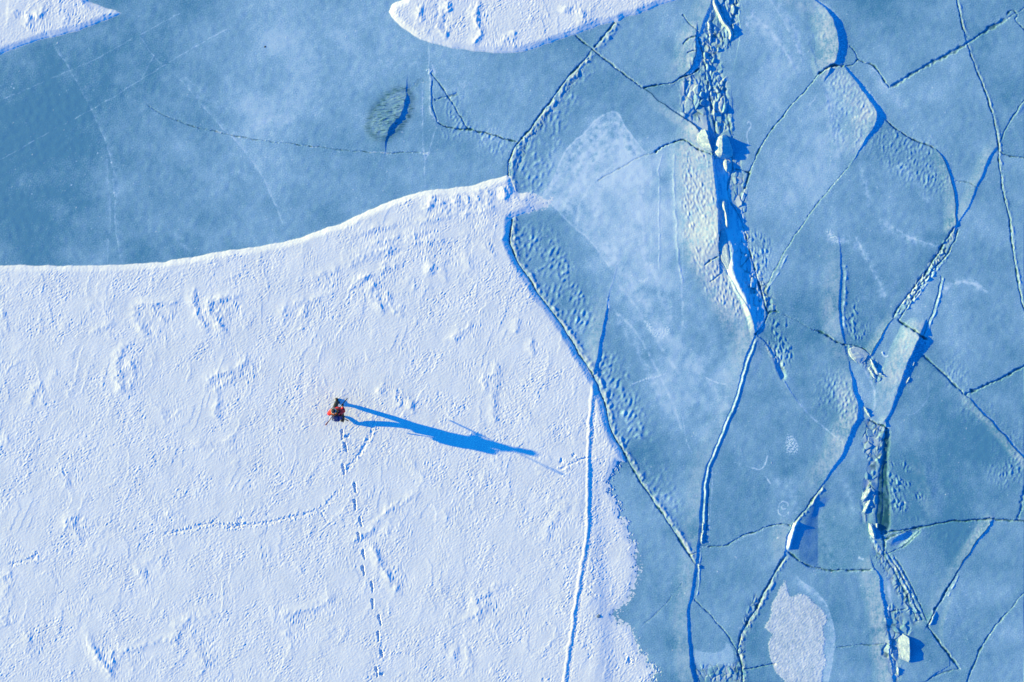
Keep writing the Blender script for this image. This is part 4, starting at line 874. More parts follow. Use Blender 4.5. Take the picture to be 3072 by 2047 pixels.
def ramp(t, v, a, b, lo=0., hi=1.):
    n = t.nodes.new('ShaderNodeMapRange'); n.inputs[1].default_value = a; n.inputs[2].default_value = b
    n.inputs[3].default_value = lo; n.inputs[4].default_value = hi
    t.links.new(v, n.inputs[0]); return n.outputs[0]

mat_ice = bpy.data.materials.new('lake_ice_and_snow')
t, N, Lk, P = nodes(mat_ice)
fro = attr(t, 'frost'); dk = attr(t, 'dark'); sn = attr(t, 'snow')
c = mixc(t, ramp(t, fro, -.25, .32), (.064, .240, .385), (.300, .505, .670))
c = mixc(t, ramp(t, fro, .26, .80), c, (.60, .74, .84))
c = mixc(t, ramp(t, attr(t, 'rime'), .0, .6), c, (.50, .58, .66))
grain = noise(t, 26, 3, .7)
c = mixc(t, ramp(t, grain, .3, .7), c, mixc(t, .10, c, (.50, .66, .82)))
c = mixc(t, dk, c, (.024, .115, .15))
snow_c = mixc(t, ramp(t, noise(t, 1.1, 5, .6), .35, .65), (.765, .785, .805), (.83, .84, .85))
c = mixc(t, sn, c, snow_c)
Lk.new(c, P.inputs['Base Color'])
r = mixc(t, sn, (.42, .42, .42), (.85, .85, .85))
Lk.new(r, P.inputs['Roughness'])
bn = N.new('ShaderNodeBump'); bn.inputs['Strength'].default_value = .30; bn.inputs['Distance'].default_value = .004
Lk.new(noise(t, 17, 3, .65), bn.inputs['Height']); Lk.new(bn.outputs[0], P.inputs['Normal'])
P.inputs['Specular IOR Level'].default_value = .3
P.inputs['IOR'].default_value = 1.31

def simple(name, col, rough=.6, scale=30, var=.25, bump=.0, spec=.4):
    m = bpy.data.materials.new(name); t, N, Lk, P = nodes(m)
    v = noise(t, scale, 4)
    a = tuple(x * (1 - var) for x in col); b = tuple(min(1, x * (1 + var)) for x in col)
    Lk.new(mixc(t, ramp(t, v, .3, .7), a, b), P.inputs['Base Color'])
    P.inputs['Roughness'].default_value = rough; P.inputs['Specular IOR Level'].default_value = spec
    if bump:
        bn = N.new('ShaderNodeBump'); bn.inputs['Strength'].default_value = bump; bn.inputs['Distance'].default_value = .02
        Lk.new(v, bn.inputs['Height']); Lk.new(bn.outputs[0], P.inputs['Normal'])
    return m

# ------------------------------------------------------------------ grid -> objects
idx_all = np.arange(NX * NY).reshape(NY, NX)
def ground_object(name, cellmask, skirt=-.45, kind=None):
    a = idx_all[:-1, :-1][cellmask]; b = idx_all[:-1, 1:][cellmask]; c_ = idx_all[1:, 1:][cellmask]; d = idx_all[1:, :-1][cellmask]
    quads = np.stack([a, b, c_, d], 1)
    used, inv = np.unique(quads, return_inverse=True); inv = inv.reshape(quads.shape)
    vj, vi = used // NX, used % NX
    co = np.stack([xs[vi], ys[vj], Z[vj, vi]], 1).astype(np.float32)
    pm_ = np.pad(cellmask, 1)
    core = pm_[1:-1, 1:-1]
    segs = []
    for nb, p0, p1 in ((pm_[:-2, 1:-1], idx_all[:-1, :-1], idx_all[:-1, 1:]), (pm_[2:, 1:-1], idx_all[1:, 1:], idx_all[1:, :-1]),
                       (pm_[1:-1, :-2], idx_all[1:, :-1], idx_all[:-1, :-1]), (pm_[1:-1, 2:], idx_all[:-1, 1:], idx_all[1:, 1:])):
        m = core & ~nb
        segs.append(np.stack([p0[m], p1[m]], 1))
    segs = np.concatenate(segs)
    su, sinv = np.unique(segs, return_inverse=True); sinv = sinv.reshape(segs.shape)
    sj, si = su // NX, su % NX
    top = np.stack([xs[si], ys[sj], Z[sj, si] - .002], 1).astype(np.float32); bot = top.copy(); bot[:, 2] = skirt
    n0 = len(co); n1 = len(top)
    sk = np.stack([sinv[:, 1] + n0, sinv[:, 0] + n0, sinv[:, 0] + n0 + n1, sinv[:, 1] + n0 + n1], 1)
    V = np.concatenate([co, top, bot]); F = np.concatenate([inv, sk]).astype(np.int32)
    me = bpy.data.meshes.new(name)
    me.vertices.add(len(V)); me.vertices.foreach_set('co', V.ravel())
    me.loops.add(F.size); me.loops.foreach_set('vertex_index', F.ravel())
    me.polygons.add(len(F)); me.polygons.foreach_set('loop_start', np.arange(0, F.size, 4, dtype=np.int32))
    me.polygons.foreach_set('use_smooth', np.ones(len(F), bool))
    me.update(calc_edges=True)
    for nm, arr in (('frost', FROST_AND_LIGHT), ('rime', RIME_AND_SUN), ('dark', DARK), ('snow', SNOW)):  # frost and rime also carry light painted along ridges
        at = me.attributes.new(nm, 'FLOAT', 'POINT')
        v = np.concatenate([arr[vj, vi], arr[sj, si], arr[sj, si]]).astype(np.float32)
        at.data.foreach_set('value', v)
    me.materials.append(mat_ice)
    o = bpy.data.objects.new(name, me); COL.objects.link(o)
    if kind: o['kind'] = kind
    return o
def tag(o, label, cat, group=None):
    o['label'] = label; o['category'] = cat
    if group: o['group'] = group
    return o

cl = lab[:-1, :-1]
cell_snow = {k: (m & SNIN)[:-1, :-1] for k, m in SNOWM.items()}
taken = np.zeros((NY - 1, NX - 1), bool)
def claim(m):
    global taken
    m = m & ~taken; taken |= m; return m
ground_object('snow', claim(cell_snow['main'] | (SNIN[:-1, :-1] & ~cell_snow['up'] & ~cell_snow['cor'])), kind='structure')
o = ground_object('snow_drift', claim(cell_snow['up'])); tag(o, 'long white snow drift with a rounded tip lying on the ice at the top edge', 'snow drift', 'snow drifts on the ice')
o = ground_object('snow_drift', claim(cell_snow['cor'])); tag(o, 'small pointed white snow drift on the ice in the upper left corner', 'snow drift', 'snow drifts on the ice')
for n, lb in PLATES:
    if lb is None: continue
    mm = claim(cl == n)
    if mm.any():
        o = ground_object('ice_plate', mm); tag(o, lb, 'ice plate', 'ice plates between the cracks')
ground_object('ice', claim(~taken), kind='structure')

# the frozen lake carries on to the horizon
mat_far = bpy.data.materials.new('far_lake_ice'); t, N, Lk, P = nodes(mat_far)
fc = mixc(t, ramp(t, noise(t, .03, 6, .6), .45, .60), (.14, .30, .45), (.20, .37, .52))
fc = mixc(t, ramp(t, noise(t, .012, 6, .55), .52, .55), fc, (.84, .85, .87))
Lk.new(fc, P.inputs['Base Color']); P.inputs['Roughness'].default_value = .6
bm = bmesh.new()
R_ = 2500; hx, hy = 23.36, 16.36
ring = [0, 60, 300, R_]
vs = []
for e in ring:
    vs.append([bm.verts.new((sx * (hx + e), sy * (hy + e), -.004)) for sx, sy in ((-1, -1), (1, -1), (1, 1), (-1, 1))])
for k in range(3):
    for i in range(4):
        bm.faces.new((vs[k][i], vs[k + 1][i], vs[k + 1][(i + 1) % 4], vs[k][(i + 1) % 4]))
me = bpy.data.meshes.new('frozen_lake'); bm.normal_update(); bmesh.ops.recalc_face_normals(bm, faces=bm.faces); bm.to_mesh(me); bm.free(); me.materials.append(mat_far)
o = bpy.data.objects.new('frozen_lake', me); COL.objects.link(o); o['kind'] = 'structure'

# ------------------------------------------------------------------ loose blocks of ice along the cracks
mat_block = bpy.data.materials.new('broken_ice'); t, N, Lk, P = nodes(mat_block)
Lk.new(mixc(t, ramp(t, noise(t, 14, 5, .6), .35, .7), (.30, .44, .54), (.58, .66, .70)), P.inputs['Base Color'])
P.inputs['Roughness'].default_value = .45; P.inputs['Specular IOR Level'].default_value = .4; P.inputs['IOR'].default_value = 1.31
bn = N.new('ShaderNodeBump'); bn.inputs['Strength'].default_value = .5; bn.inputs['Distance'].default_value = .01
Lk.new(noise(t, 40, 3, .6), bn.inputs['Height']); Lk.new(bn.outputs[0], P.inputs['Normal'])
def gz(x, y):
    i = min(max(int((x - X0) / STEP), 0), NX - 1); j = min(max(int((y - Y0) / STEP), 0), NY - 1)
    return float(Z[j, i])
def resample(p, n):
    p = np.array(p)[:, :2]; L = np.concatenate(([0], np.cumsum(np.hypot(*np.diff(p, axis=0).T))))
    u = np.linspace(0, L[-1], n)
    return np.stack([np.interp(u, L, p[:, 0]), np.interp(u, L, p[:, 1])], 1)
rb = random.Random(3)
def shard(tile, left, right, H, crest, label, n=11, flat=.35):
    """a broken block: lofted slices between two traced edges, highest at `crest` across it"""
    A = resample(tr(tile, *left), n); B = resample(tr(tile, *right), n)
    us = [0, .06, .2, .38, .55, .72, .88, .95, 1.0]
    bm = bmesh.new(); rows = []
    zb = min(gz(*a) for a in list(A) + list(B)) - .06
    zt = np.mean([gz(*a) for a in list(A) + list(B)])
    for k in range(n):
        v = k / (n - 1); end = min(1, min(v, 1 - v) * 4 + .25) * (.8 + .4 * rb.random())
        row = []
        row.append(bm.verts.new((A[k][0], A[k][1], zb)))
        for u in us:
            e = u / crest if u < crest else (1 - u) / (1 - crest + 1e-6)
            pr = flat + (1 - flat) * max(0, e) if 0.02 < u < .99 else min(.25, flat)
            x = A[k] * (1 - u) + B[k] * u
            j = .016
            row.append(bm.verts.new((x[0] + rb.uniform(-j, j), x[1] + rb.uniform(-j, j), zt + H * pr * end + rb.uniform(-.006, .006))))
        row.append(bm.verts.new((B[k][0], B[k][1], zb)))
        rows.append(row)
    for a, b in zip(rows[:-1], rows[1:]):
        for q in range(len(a) - 1): bm.faces.new((a[q], a[q + 1], b[q + 1], b[q]))
        bm.faces.new((a[-1], a[0], b[0], b[-1]))
    bm.faces.new(rows[0][::-1]); bm.faces.new(rows[-1])
    bmesh.ops.recalc_face_normals(bm, faces=bm.faces)
    c = sum((v.co for v in bm.verts), Vector()) / len(bm.verts); c.z = zt
    for v in bm.verts: v.co -= c
    me = bpy.data.meshes.new('ice_block'); bm.to_mesh(me); bm.free(); me.materials.append(mat_block)
    o = bpy.data.objects.new('ice_block', me); o.location = c; COL.objects.link(o)
    tag(o, label, 'ice block', 'broken ice blocks along the cracks')
    return o
shard('C', [(262, 932), (232, 955), (220, 1000), (216, 1050), (228, 1090)], [(290, 930), (322, 975), (340, 1030), (345, 1075), (302, 1098)], .25, .3, 'largest upright white ice block, standing at the top of the deep blue rift')
shard('C', [(285, 1102), (275, 1130), (282, 1160), (292, 1178)], [(325, 1103), (336, 1135), (333, 1165), (318, 1192)], .12, .3, 'small white ice block lying just below the largest upright block')
shard('C', [(190, 1056), (212, 1074), (238, 1096)], [(206, 1050), (235, 1068), (264, 1092)], .08, .4, 'thin bright ice sliver at the lower left foot of the largest upright block')
shard('C', [(118, 900), (95, 930), (98, 980), (130, 1020), (165, 1045)], [(152, 897), (170, 930), (182, 985), (198, 1030), (206, 1055)], .15, .88, 'pale grey tilted ice slab to the left of the largest upright block', flat=.1)
shard('C', [(198, -5), (206, 30), (221, 75), (242, 110), (262, 160), (298, 195), (323, 232), (318, 272)], [(236, -5), (238, 30), (256, 75), (277, 112), (287, 150), (330, 190), (351, 235), (332, 284)], .13, .45, 'long crooked bright white ice shard reaching down from the top edge')
shard('C', [(168, 150), (175, 185), (172, 210)], [(183, 150), (197, 188), (190, 216)], .07, .45, 'tiny white ice chip left of the long crooked shard')
shard('C', [(183, 232), (184, 265), (183, 285)], [(195, 230), (197, 262), (192, 288)], .05, .4, 'tiny pale ice chip below the chip beside the long crooked shard')
shard('C', [(262, 1380), (267, 1420), (280, 1470), (287, 1530), (290, 1567), (296, 1600)], [(302, 1378), (304, 1420), (312, 1470), (316, 1530), (316, 1567), (314, 1600)], .15, .35, 'narrow white ice shard standing inside the deep blue rift')
shard('F', [(262, 20), (250, 90), (248, 150), (262, 220), (300, 290)], [(285, 20), (300, 90), (316, 150), (324, 220), (328, 290)], .075, .85, 'pale flat ice wedge inside the rift below the narrow white shard', flat=.3)
shard('I', [(1514, 1240), (1486, 1262), (1482, 1330), (1490, 1402)], [(1526, 1240), (1562, 1262), (1567, 1350), (1564, 1432)], .14, .94, 'grey tilted ice slab casting a rounded blue shadow near the bottom edge', flat=.08)
shard('F', [(1292, 905), (1298, 940), (1316, 975), (1327, 1010)], [(1306, 912), (1320, 945), (1346, 985), (1368, 1024)], .07, .4, 'bright white ice chunk beside a small teal pool, upper one of the pair')
shard('F', [(1275, 968), (1293, 1000), (1315, 1042)], [(1290, 962), (1318, 1000), (1338, 1046)], .05, .4, 'bright white ice chunk beside a small teal pool, lower one of the pair')
shard('F', [(1345, 1003), (1362, 1020), (1385, 1030)], [(1362, 1000), (1380, 1015), (1408, 1032)], .05, .4, 'small white ice tip pointing right from the pair by the teal pool')
shard('F', [(1148, 828), (1138, 858), (1160, 900), (1200, 935)], [(1180, 822), (1240, 838), (1288, 880), (1232, 938)], .06, .12, 'flat rough grey ice lump with a bright rim at a crack junction', flat=.45)
shard('I', [(1282, 476), (1283, 515), (1289, 550), (1310, 576)], [(1302, 476), (1319, 520), (1331, 555), (1328, 582)], .12, .6, 'white ice block at the lower left end of the dark open lead')
shard('I', [(1328, 474), (1332, 490), (1334, 510)], [(1347, 477), (1345, 495), (1339, 513)], .07, .4, 'small white ice chip in the lower end of the dark open lead')
shard('I', [(1277, 232), (1245, 265), (1228, 310)], [(1301, 234), (1287, 270), (1252, 316)], .08, .8, 'pale ice block left of the dark open lead, upper one of two', flat=.2)
shard('I', [(1284, 305), (1260, 345), (1240, 400)], [(1302, 312), (1286, 350), (1258, 406)], .07, .6, 'pale ice block left of the dark open lead, lower one of two')
shard('F', [(1247, 1238), (1257, 1265), (1277, 1300)], [(1263, 1243), (1282, 1270), (1299, 1312)], .06, .4, 'small white ice chunk on the right lip of a blue shadowed crack')
shard('I', [(1474, 1458), (1477, 1490), (1481, 1522)], [(1493, 1463), (1493, 1490), (1490, 1527)], .06, .4, 'small white ice chip below the grey tilted slab at the bottom')
shard('F', [(1590, 925), (1582, 945), (1580, 958)], [(1601, 928), (1596, 948), (1588, 960)], .04, .4, 'tiny white ice flake in the shadow of the bright tilted plate, upper one')
shard('F', [(1560, 1030), (1545, 1055), (1538, 1075)], [(1570, 1034), (1556, 1060), (1544, 1078)], .04, .4, 'tiny white ice flake in the shadow of the bright tilted plate, lower one')
shard('I', [(138, 468), (134, 490), (134, 522)], [(149, 468), (147, 495), (143, 522)], .045, .4, 'tiny white ice chip on the long straight blue crack, upper one')
shard('I', [(128, 540), (123, 580), (126, 612)], [(142, 540), (140, 580), (137, 614)], .06, .4, 'white ice chunk where the long straight blue crack meets a cross crack')
shard('I', [(107, 758), (104, 772), (106, 785)], [(119, 758), (121, 772), (117, 786)], .045, .4, 'small white ice chip at the sharp end of the snow bordering crack')
shard('C', [(345, 215), (352, 240), (350, 262)], [(372, 210), (384, 236), (376, 262)], .05, .3, 'small pale ice chip at the lower tip of the long crooked shard')

# ------------------------------------------------------------------ specks
def stone(x, y, r, label, col):
    bm = bmesh.new(); bmesh.ops.create_icosphere(bm, subdivisions=3, radius=1)
    q = random.Random(int(abs(x) * 100))
    for v in bm.verts:
        k = 1 + .12 * math.sin(4 * v.co.x + 3 * v.co.y) + q.uniform(-.04, .04)
        v.co = Vector((v.co.x * r * k, v.co.y * r * .9 * k, v.co.z * r * .22))
    for f in bm.faces: f.smooth = True
    me = bpy.data.meshes.new('stone'); bm.to_mesh(me); bm.free(); me.materials.append(simple('stone_' + label.split()[1], col, .8, 20, .3))
    o = bpy.data.objects.new('stone', me); o.location = (x, y, gz(x, y)); COL.objects.link(o); tag(o, label, 'stone')
x, y, _ = tr('H', (1773, 1112))[0]; stone(x, y, .085, 'round grey spot frozen into the snow near its ragged right edge', (.16, .22, .30))
x, y, _ = tr('A', (1828, 323))[0]; stone(x, y, .045, 'tiny dark speck alone on the smooth blue ice', (.05, .07, .09))

# ------------------------------------------------------------------ the walker
GXP, GYP = (940 + 805 / 9.8 - 1536) / PXM, (1023.5 - 1150 - 800 / 9.8) / PXM
GZP = max(gz(GXP + dx, GYP + dy) for dx, dy in ((-.13, .4), (.11, -.3), (0, 0)))
def empty(name, loc):
    o = bpy.data.objects.new(name, None); o.location = loc; COL.objects.link(o); o.empty_display_size = .2; return o
person = empty('person', (GXP, GYP, GZP))
tag(person, 'person in a red jacket and dark trousers walking across the white snow', 'person')
M_skin = simple('skin', (.50, .30, .22), .5, 60, .06)
M_red = simple('red_jacket_cloth', (.78, .014, .022), .7, 25, .3, .4)
M_navy = simple('dark_navy_cloth', (.012, .022, .05), .8, 40, .3, .3)
M_black = simple('black_trouser_cloth', (.014, .018, .018), .8, 40, .3, .3)
M_boot = simple('black_boot_leather', (.012, .011, .010), .5, 40, .3, .3)
M_glove = simple('black_glove_cloth', (.01, .01, .01), .8, 60, .3)
M_hat = simple('grey_wool', (.40, .34, .30), .9, 90, .3, .6)
M_hatdark = simple('dark_wool', (.03, .035, .05), .9, 90, .3, .6)
M_orange = simple('orange_fleece', (.80, .20, .02), .8, 50, .2, .3)
M_pack = simple('blue_pack_cloth', (.008, .028, .16), .7, 40, .3, .3)
M_strap = simple('dark_webbing', (.012, .014, .02), .8, 80, .2)
M_pale = simple('reflective_tape', (.7, .72, .74), .4, 80, .1)
M_eye = simple('dark_eye', (.02, .015, .012), .2, 90, .1)
M_lip = simple('lip', (.36, .14, .12), .5, 90, .1)

def link_mesh(name, me, mat, parent):
    me.materials.clear(); me.materials.append(mat)
    o = bpy.data.objects.new(name, me); COL.objects.link(o)
    if parent: o.parent = parent
    return o
def skinned(name, chains, mat, parent, sub=2, fat=1.0):
    """chains: lists of (x, y, z, rx, ry); points that coincide are shared. First point is the root."""
    me = bpy.data.meshes.new(name); V = []; R = []; E = []; key = {}
    for ch in chains:
        last = None
        for p in ch:
            k = tuple(round(c, 4) for c in p[:3])
            if k not in key:
                key[k] = len(V); V.append(p[:3]); R.append((p[3], p[4] if len(p) > 4 else p[3]))
            if last is not None and last != key[k]: E.append((last, key[k]))
            last = key[k]
    R = [(a * fat, b * fat) for a, b in R]
    me.from_pydata(V, E, [])
    o = bpy.data.objects.new(name, me); COL.objects.link(o)
    sk = o.modifiers.new('skin', 'SKIN'); sk.use_smooth_shade = True
    for i, r in enumerate(R): me.skin_vertices[0].data[i].radius = r
    me.skin_vertices[0].data[0].use_root = True
    ss = o.modifiers.new('sub', 'SUBSURF'); ss.levels = sub; ss.render_levels = sub
    bpy.context.view_layer.update()
    dg = bpy.context.evaluated_depsgraph_get()
    m2 = bpy.data.meshes.new_from_object(o.evaluated_get(dg)); m2.name = name
    bpy.data.objects.remove(o); bpy.data.meshes.remove(me)
    return link_mesh(name, m2, mat, parent)
def blob_mesh(name, loc, r, mat, parent, seg=24, fn=None):
    bm = bmesh.new(); bmesh.ops.create_uvsphere(bm, u_segments=seg, v_segments=seg // 2, radius=1)
    for v in bm.verts:
        c = v.co.copy()
        if fn: c = fn(c)
        v.co = Vector((c.x * r[0] + loc[0], c.y * r[1] + loc[1], c.z * r[2] + loc[2]))
    for f in bm.faces: f.smooth = True
    me = bpy.data.meshes.new(name); bm.to_mesh(me); bm.free()
    return link_mesh(name, me, mat, parent)
def tube(name, pts, r, mat, parent, seg=10, r2=None):
    bm = bmesh.new(); rings = []; n = len(pts)
    P_ = [Vector(p) for p in pts]
    for k in range(n):
        d = (P_[min(k + 1, n - 1)] - P_[max(k - 1, 0)]).normalized()
        a = d.orthogonal().normalized(); b = d.cross(a)
        rr = r if r2 is None else r + (r2 - r) * k / (n - 1)
        rings.append([bm.verts.new(P_[k] + (a * math.cos(2 * math.pi * i / seg) + b * math.sin(2 * math.pi * i / seg)) * rr) for i in range(seg)])
    for u, w in zip(rings[:-1], rings[1:]):
        for i in range(seg): bm.faces.new((u[i], u[(i + 1) % seg], w[(i + 1) % seg], w[i]))
    bm.faces.new(rings[0][::-1]); bm.faces.new(rings[-1]); bmesh.ops.recalc_face_normals(bm, faces=bm.faces)
    for f in bm.faces: f.smooth = len(f.verts) == 4
    me = bpy.data.meshes.new(name); bm.to_mesh(me); bm.free()
    return link_mesh(name, me, mat, parent)

HD = (-.005, .10, 1.635)       # head centre
LA, LK, LH = (-.128, .34, .10), (-.12, .23, .50), (-.095, .02, .90)
RA, RK, RH = (.113, -.36, .14), (.115, -.06, .49), (.095, -.01, .90)
PB, PR = Vector((.424, .557, .89)), Vector((-.262, -.441, 2.05))      # pole: dark front end, red rear end
PD = (PR - PB).normalized()
def on_pole(z): return PB + (PR - PB) * ((z - PB.z) / (PR.z - PB.z))
RW = on_pole(1.18)
RHAND = RW + Vector((.035, -.02, -.02))
LHAND = Vector((-.135, .165, 1.25))
body = skinned('body', [
    [(0, 0, .95, .12, .10), (0, .01, 1.08, .115, .09), (0, .035, 1.25, .13, .10), (0, .055, 1.40, .10, .08), (0, .07, 1.48, .05), (-.002, .085, 1.54, .052), (HD[0], HD[1] - .005, 1.60, .075, .085), (HD[0], HD[1] - .005, 1.67, .08, .092), (HD[0], HD[1] - .01, 1.72, .055, .065)],
    [(HD[0], HD[1] - .005, 1.60, .075, .085), (HD[0], HD[1] + .085, 1.595, .020), (HD[0], HD[1] + .115, 1.59, .011)],
    [(0, .055, 1.40, .10, .08), (-.19, .03, 1.39, .055), (-.30, -.10, 1.13, .043), (-.19, .07, 1.22, .030), (LHAND.x, LHAND.y - .02, LHAND.z - .01, .026)],
    [(0, .055, 1.40, .10, .08), (.19, .05, 1.39, .055), (.31, .03, 1.12, .043), (.27, .18, 1.16, .030), (RHAND.x, RHAND.y - .02, RHAND.z, .026)],
    [(0, 0, .95, .12, .10), (*LH, .085), (*LK, .055), (*LA, .036)],
    [(0, 0, .95, .12, .10), (*RH, .085), (*RK, .055), (*RA, .036)],
], M_skin, person)
for sx in (-1, 1):
    blob_mesh('eye', (HD[0] + sx * .032, HD[1] + .083, 1.635), (.013, .008, .008), M_eye, person, 12)
    blob_mesh('ear', (HD[0] + sx * .083, HD[1] - .005, 1.615), (.012, .022, .033), M_skin, person, 12)
blob_mesh('mouth', (HD[0], HD[1] + .083, 1.548), (.026, .010, .008), M_lip, person, 12)
# hair, hat
blob_mesh('hair', (HD[0], HD[1] - .02, 1.64), (.092, .098, .095), simple('brown_hair', (.08, .045, .025), .7, 120, .4), person, 20, lambda c: Vector((c.x, min(c.y, .55), c.z)))
blob_mesh('hat', (HD[0], HD[1] - .005, 1.672), (.088, .102, .098), M_hatdark, person, 28, lambda c: Vector((c.x, c.y, max(c.z, -.15))))
bm = bmesh.new(); rings = []
for i in range(32):
    a = 2 * math.pi * i / 32; row = []
    for j in range(10):
        b = 2 * math.pi * j / 10
        R1 = 1 + .02 * math.sin(9 * a)
        row.append(bm.verts.new((HD[0] + math.cos(a) * (.090 + .022 * math.cos(b)) * R1, HD[1] - .005 + math.sin(a) * (.102 + .022 * math.cos(b)) * R1, 1.70 + .040 * math.sin(b))))
    rings.append(row)
for i in range(32):
    for j in range(10): bm.faces.new((rings[i][j], rings[(i + 1) % 32][j], rings[(i + 1) % 32][(j + 1) % 10], rings[i][(j + 1) % 10]))
bmesh.ops.recalc_face_normals(bm, faces=bm.faces)
for f in bm.faces: f.smooth = True
me = bpy.data.meshes.new('hat_band'); bm.to_mesh(me); bm.free(); link_mesh('hat_band', me, M_hat, person)
sleeves = skinned('jacket', [
    [(0, .04, 1.33, .12, .09), (0, .055, 1.42, .10, .08)],
    [(0, .04, 1.33, .12, .09), (-.185, .03, 1.385, .088), (-.30, -.10, 1.13, .068), (-.19, .06, 1.22, .048), (-.165, .10, 1.235, .042)],
    [(0, .04, 1.33, .12, .09), (.195, .05, 1.385, .090), (.315, .03, 1.12, .070), (.272, .18, 1.16, .048), (.268, .225, 1.17, .042)],
], M_red, None, fat=1.28)
bm = bmesh.new(); bm.from_mesh(sleeves.data)
rings = []
for z_, rx, ry, yc in ((.675, .20, .18, 0), (.68, .222, .20, 0), (.78, .215, .192, 0), (.90, .203, .172, 0), (.97, .186, .145, .005), (1.0, .198, .158, .005), (1.14, .205, .155, .02), (1.28, .212, .155, .035), (1.37, .20, .135, .045), (1.43, .14, .105, .055), (1.49, .080, .072, .062), (1.50, .06, .055, .062)):
    rings.append([bm.verts.new((rx * math.cos(a) * (1 + .02 * math.sin(5 * a + 40 * z_)), yc + ry * math.sin(a) * (1 + .02 * math.sin(4 * a + 31 * z_)), z_ + .006 * math.sin(3 * a))) for a in [2 * math.pi * k / 28 for k in range(28)]])
new = []
for a_, b_ in zip(rings[:-1], rings[1:]):
    for k in range(28): new.append(bm.faces.new((a_[k], a_[(k + 1) % 28], b_[(k + 1) % 28], b_[k])))
new.append(bm.faces.new(rings[0][::-1])); new.append(bm.faces.new(rings[-1]))
bmesh.ops.recalc_face_normals(bm, faces=new)
for f in new: f.smooth = True
me = bpy.data.meshes.new('jacket'); bm.to_mesh(me); bm.free()
bpy.data.objects.remove(sleeves)
jacket = link_mesh('jacket', me, M_red, person)
tube('collar', [(.115 * math.sin(a) * 1.0, .055 + .105 * math.cos(a), 1.49 - .015 * math.cos(a)) for a in [math.pi * 2 * k / 24 for k in range(25)]], .028, M_orange, person)
blob_mesh('hood', (-.075, -.03, 1.46), (.085, .06, .045), M_orange, person, 20)
trousers = skinned('trousers', [
    [(0, 0, .95, .10, .08), (*LH, .092, .098), (-.108, .12, .70, .084), (*LK, .080), (-.126, .30, .26, .072), (LA[0], LA[1], .15, .068)],
    [(0, 0, .95, .10, .08), (*RH, .092, .098), (.105, -.03, .70, .086), (*RK, .080), (.114, -.22, .30, .072), (RA[0], RA[1] + .01, .19, .068)],
], M_black, person, fat=1.3)
def boot(heel, ball, toe, ankle):
    return skinned('boot', [[(*ankle, .058), (heel[0], heel[1] + .02, heel[2] + .01, .046, .042), (*ball, .050, .036), (*toe, .038, .026)], [(*ankle, .058), (ankle[0], ankle[1] + .005, ankle[2] + .11, .056)], [(heel[0], heel[1] + .02, heel[2] + .01, .046, .042), (heel[0], heel[1] - .02, heel[2], .036, .034)]], M_boot, person, fat=1.35)
boot((-.122, .31, .045), (-.150, .46, .038), (-.163, .53, .030), (-.128, .335, .12))
boot((.108, -.40, .13), (.124, -.26, .040), (.132, -.19, .030), (.112, -.37, .17))
def grip(name, c, axis, palm, wrist, rad_, parent):
    """a gloved hand closed around something: palm, four curled fingers of different length, thumb the other way round"""
    ax = axis.normalized(); pd = (palm - ax * palm.dot(ax)).normalized(); sd = ax.cross(pd)
    chains = []
    pc = c + pd * (rad_ + .024)
    root = (*(pc + (wrist - pc) * .35), .030, .022)
    chains.append([root, (*wrist, .030)])
    for k, (o_, ln) in enumerate(((-.031, 1.0), (-.010, 1.08), (.011, 1.02), (.032, .85))):
        ch = [root]; kn = c + ax * o_ + pd * (rad_ + .017) + sd * .030
        ch.append((*kn, .0115))
        for st, a in enumerate((60, 125, 190)):
            an = rad(a * ln)
            ch.append((*(c + ax * o_ + (pd * math.cos(an) + sd * math.sin(an)) * (rad_ + .010)), .0105 - .001 * st))
        chains.append(ch)
    th = [root, (*(c - ax * .040 + pd * (rad_ + .018) - sd * .022), .014)]
    for a in (-75, -125):
        an = rad(a); th.append((*(c - ax * .026 + (pd * math.cos(an) + sd * math.sin(an)) * (rad_ + .012)), .012))
    chains.append(th)
    return skinned(name, chains, M_glove, parent, 1)
grip('glove', RW, PD, Vector((.6, -.5, -.5)), Vector((.270, .215, 1.168)), .016, person)
grip('glove', LHAND, Vector((.15, .1, 1)), Vector((-.7, -.2, 0)), Vector((-.172, .09, 1.232)), .014, person)

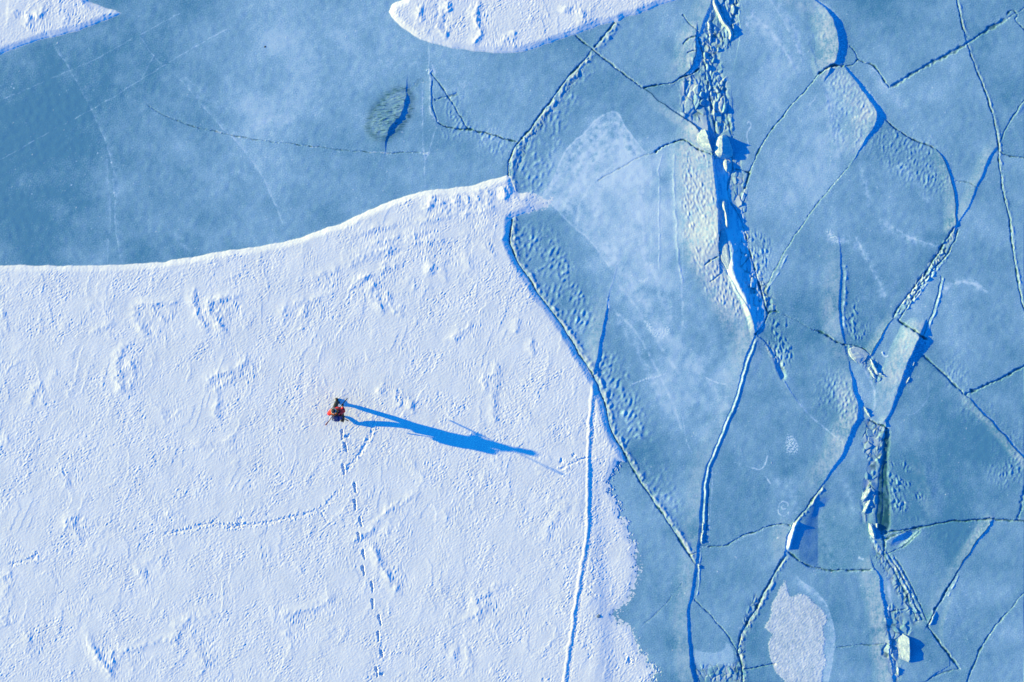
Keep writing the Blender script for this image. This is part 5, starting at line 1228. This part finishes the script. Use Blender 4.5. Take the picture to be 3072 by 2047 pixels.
# the pole carried over the right shoulder
pole = empty('pole', (GXP, GYP, GZP)); tag(pole, 'long pole with a red end carried slanting over the red jacket shoulder', 'pole')
tube('shaft', [PB + (PR - PB) * f for f in (.30, .5, .7, .88)], .013, simple('dark_red_shaft', (.10, .012, .012), .5, 40, .2), pole)
tube('handle', [PB, PB + (PR - PB) * .1, PB + (PR - PB) * .3], .019, simple('black_grip', (.012, .012, .014), .6, 60, .2), pole)
tube('tip', [PB + (PR - PB) * f for f in (.86, .90, .97, 1.0)], .017, simple('red_tip', (.22, .012, .015), .5, 40, .2), pole, r2=.030)

# rucksack
pack = empty('backpack', (GXP, GYP, GZP)); tag(pack, 'dark blue backpack worn on the back of the red jacket', 'backpack')
def puffy(name, c, s, mat, parent, k=3.2):
    def f(v):
        m = (abs(v.x) ** k + abs(v.y) ** k + abs(v.z) ** k) ** (1 / k)
        return v / m * (1 + .03 * math.sin(7 * v.x + 5 * v.z))
    return blob_mesh(name, c, s, mat, parent, 28, f)
puffy('main_bag', (.02, -.245, 1.08), (.165, .105, .255), M_pack, pack)
puffy('lid', (.02, -.235, 1.33), (.155, .115, .055), M_pack, pack)
puffy('front_pocket', (.02, -.345, 1.0), (.115, .045, .13), M_pack, pack)
for sx in (-1, 1): puffy('side_pocket', (.02 + sx * .16, -.24, .93), (.035, .07, .09), M_pack, pack)
for sx in (-1, 1):
    tube('strap', [(sx * .10, -.15, 1.40), (sx * .115, -.05, 1.485), (sx * .12, .07, 1.488), (sx * .128, .155, 1.38), (sx * .135, .17, 1.25), (sx * .155, .10, 1.06), (sx * .165, -.05, .96), (sx * .13, -.17, .90)], .020, M_strap, pack)
for x_, y_, a in ((-.045, -.300, .5), (.03, -.345, -.3)):
    puffy('tape', (x_, y_, 1.385 if y_ > -.32 else 1.13), (.011, .035, .008), M_pale, pack)
# short dark stick hanging out low on the right
stick = empty('stick', (GXP, GYP, GZP)); tag(stick, 'short dark stick hanging beside the backpack by the rear leg', 'stick')
tube('shaft', [(.165, -.20, .93), (.25, -.275, .78), (.34, -.345, .62)], .014, M_boot, stick)
tube('end_grip', [(.33, -.338, .635), (.40, -.395, .52)], .021, M_boot, stick)
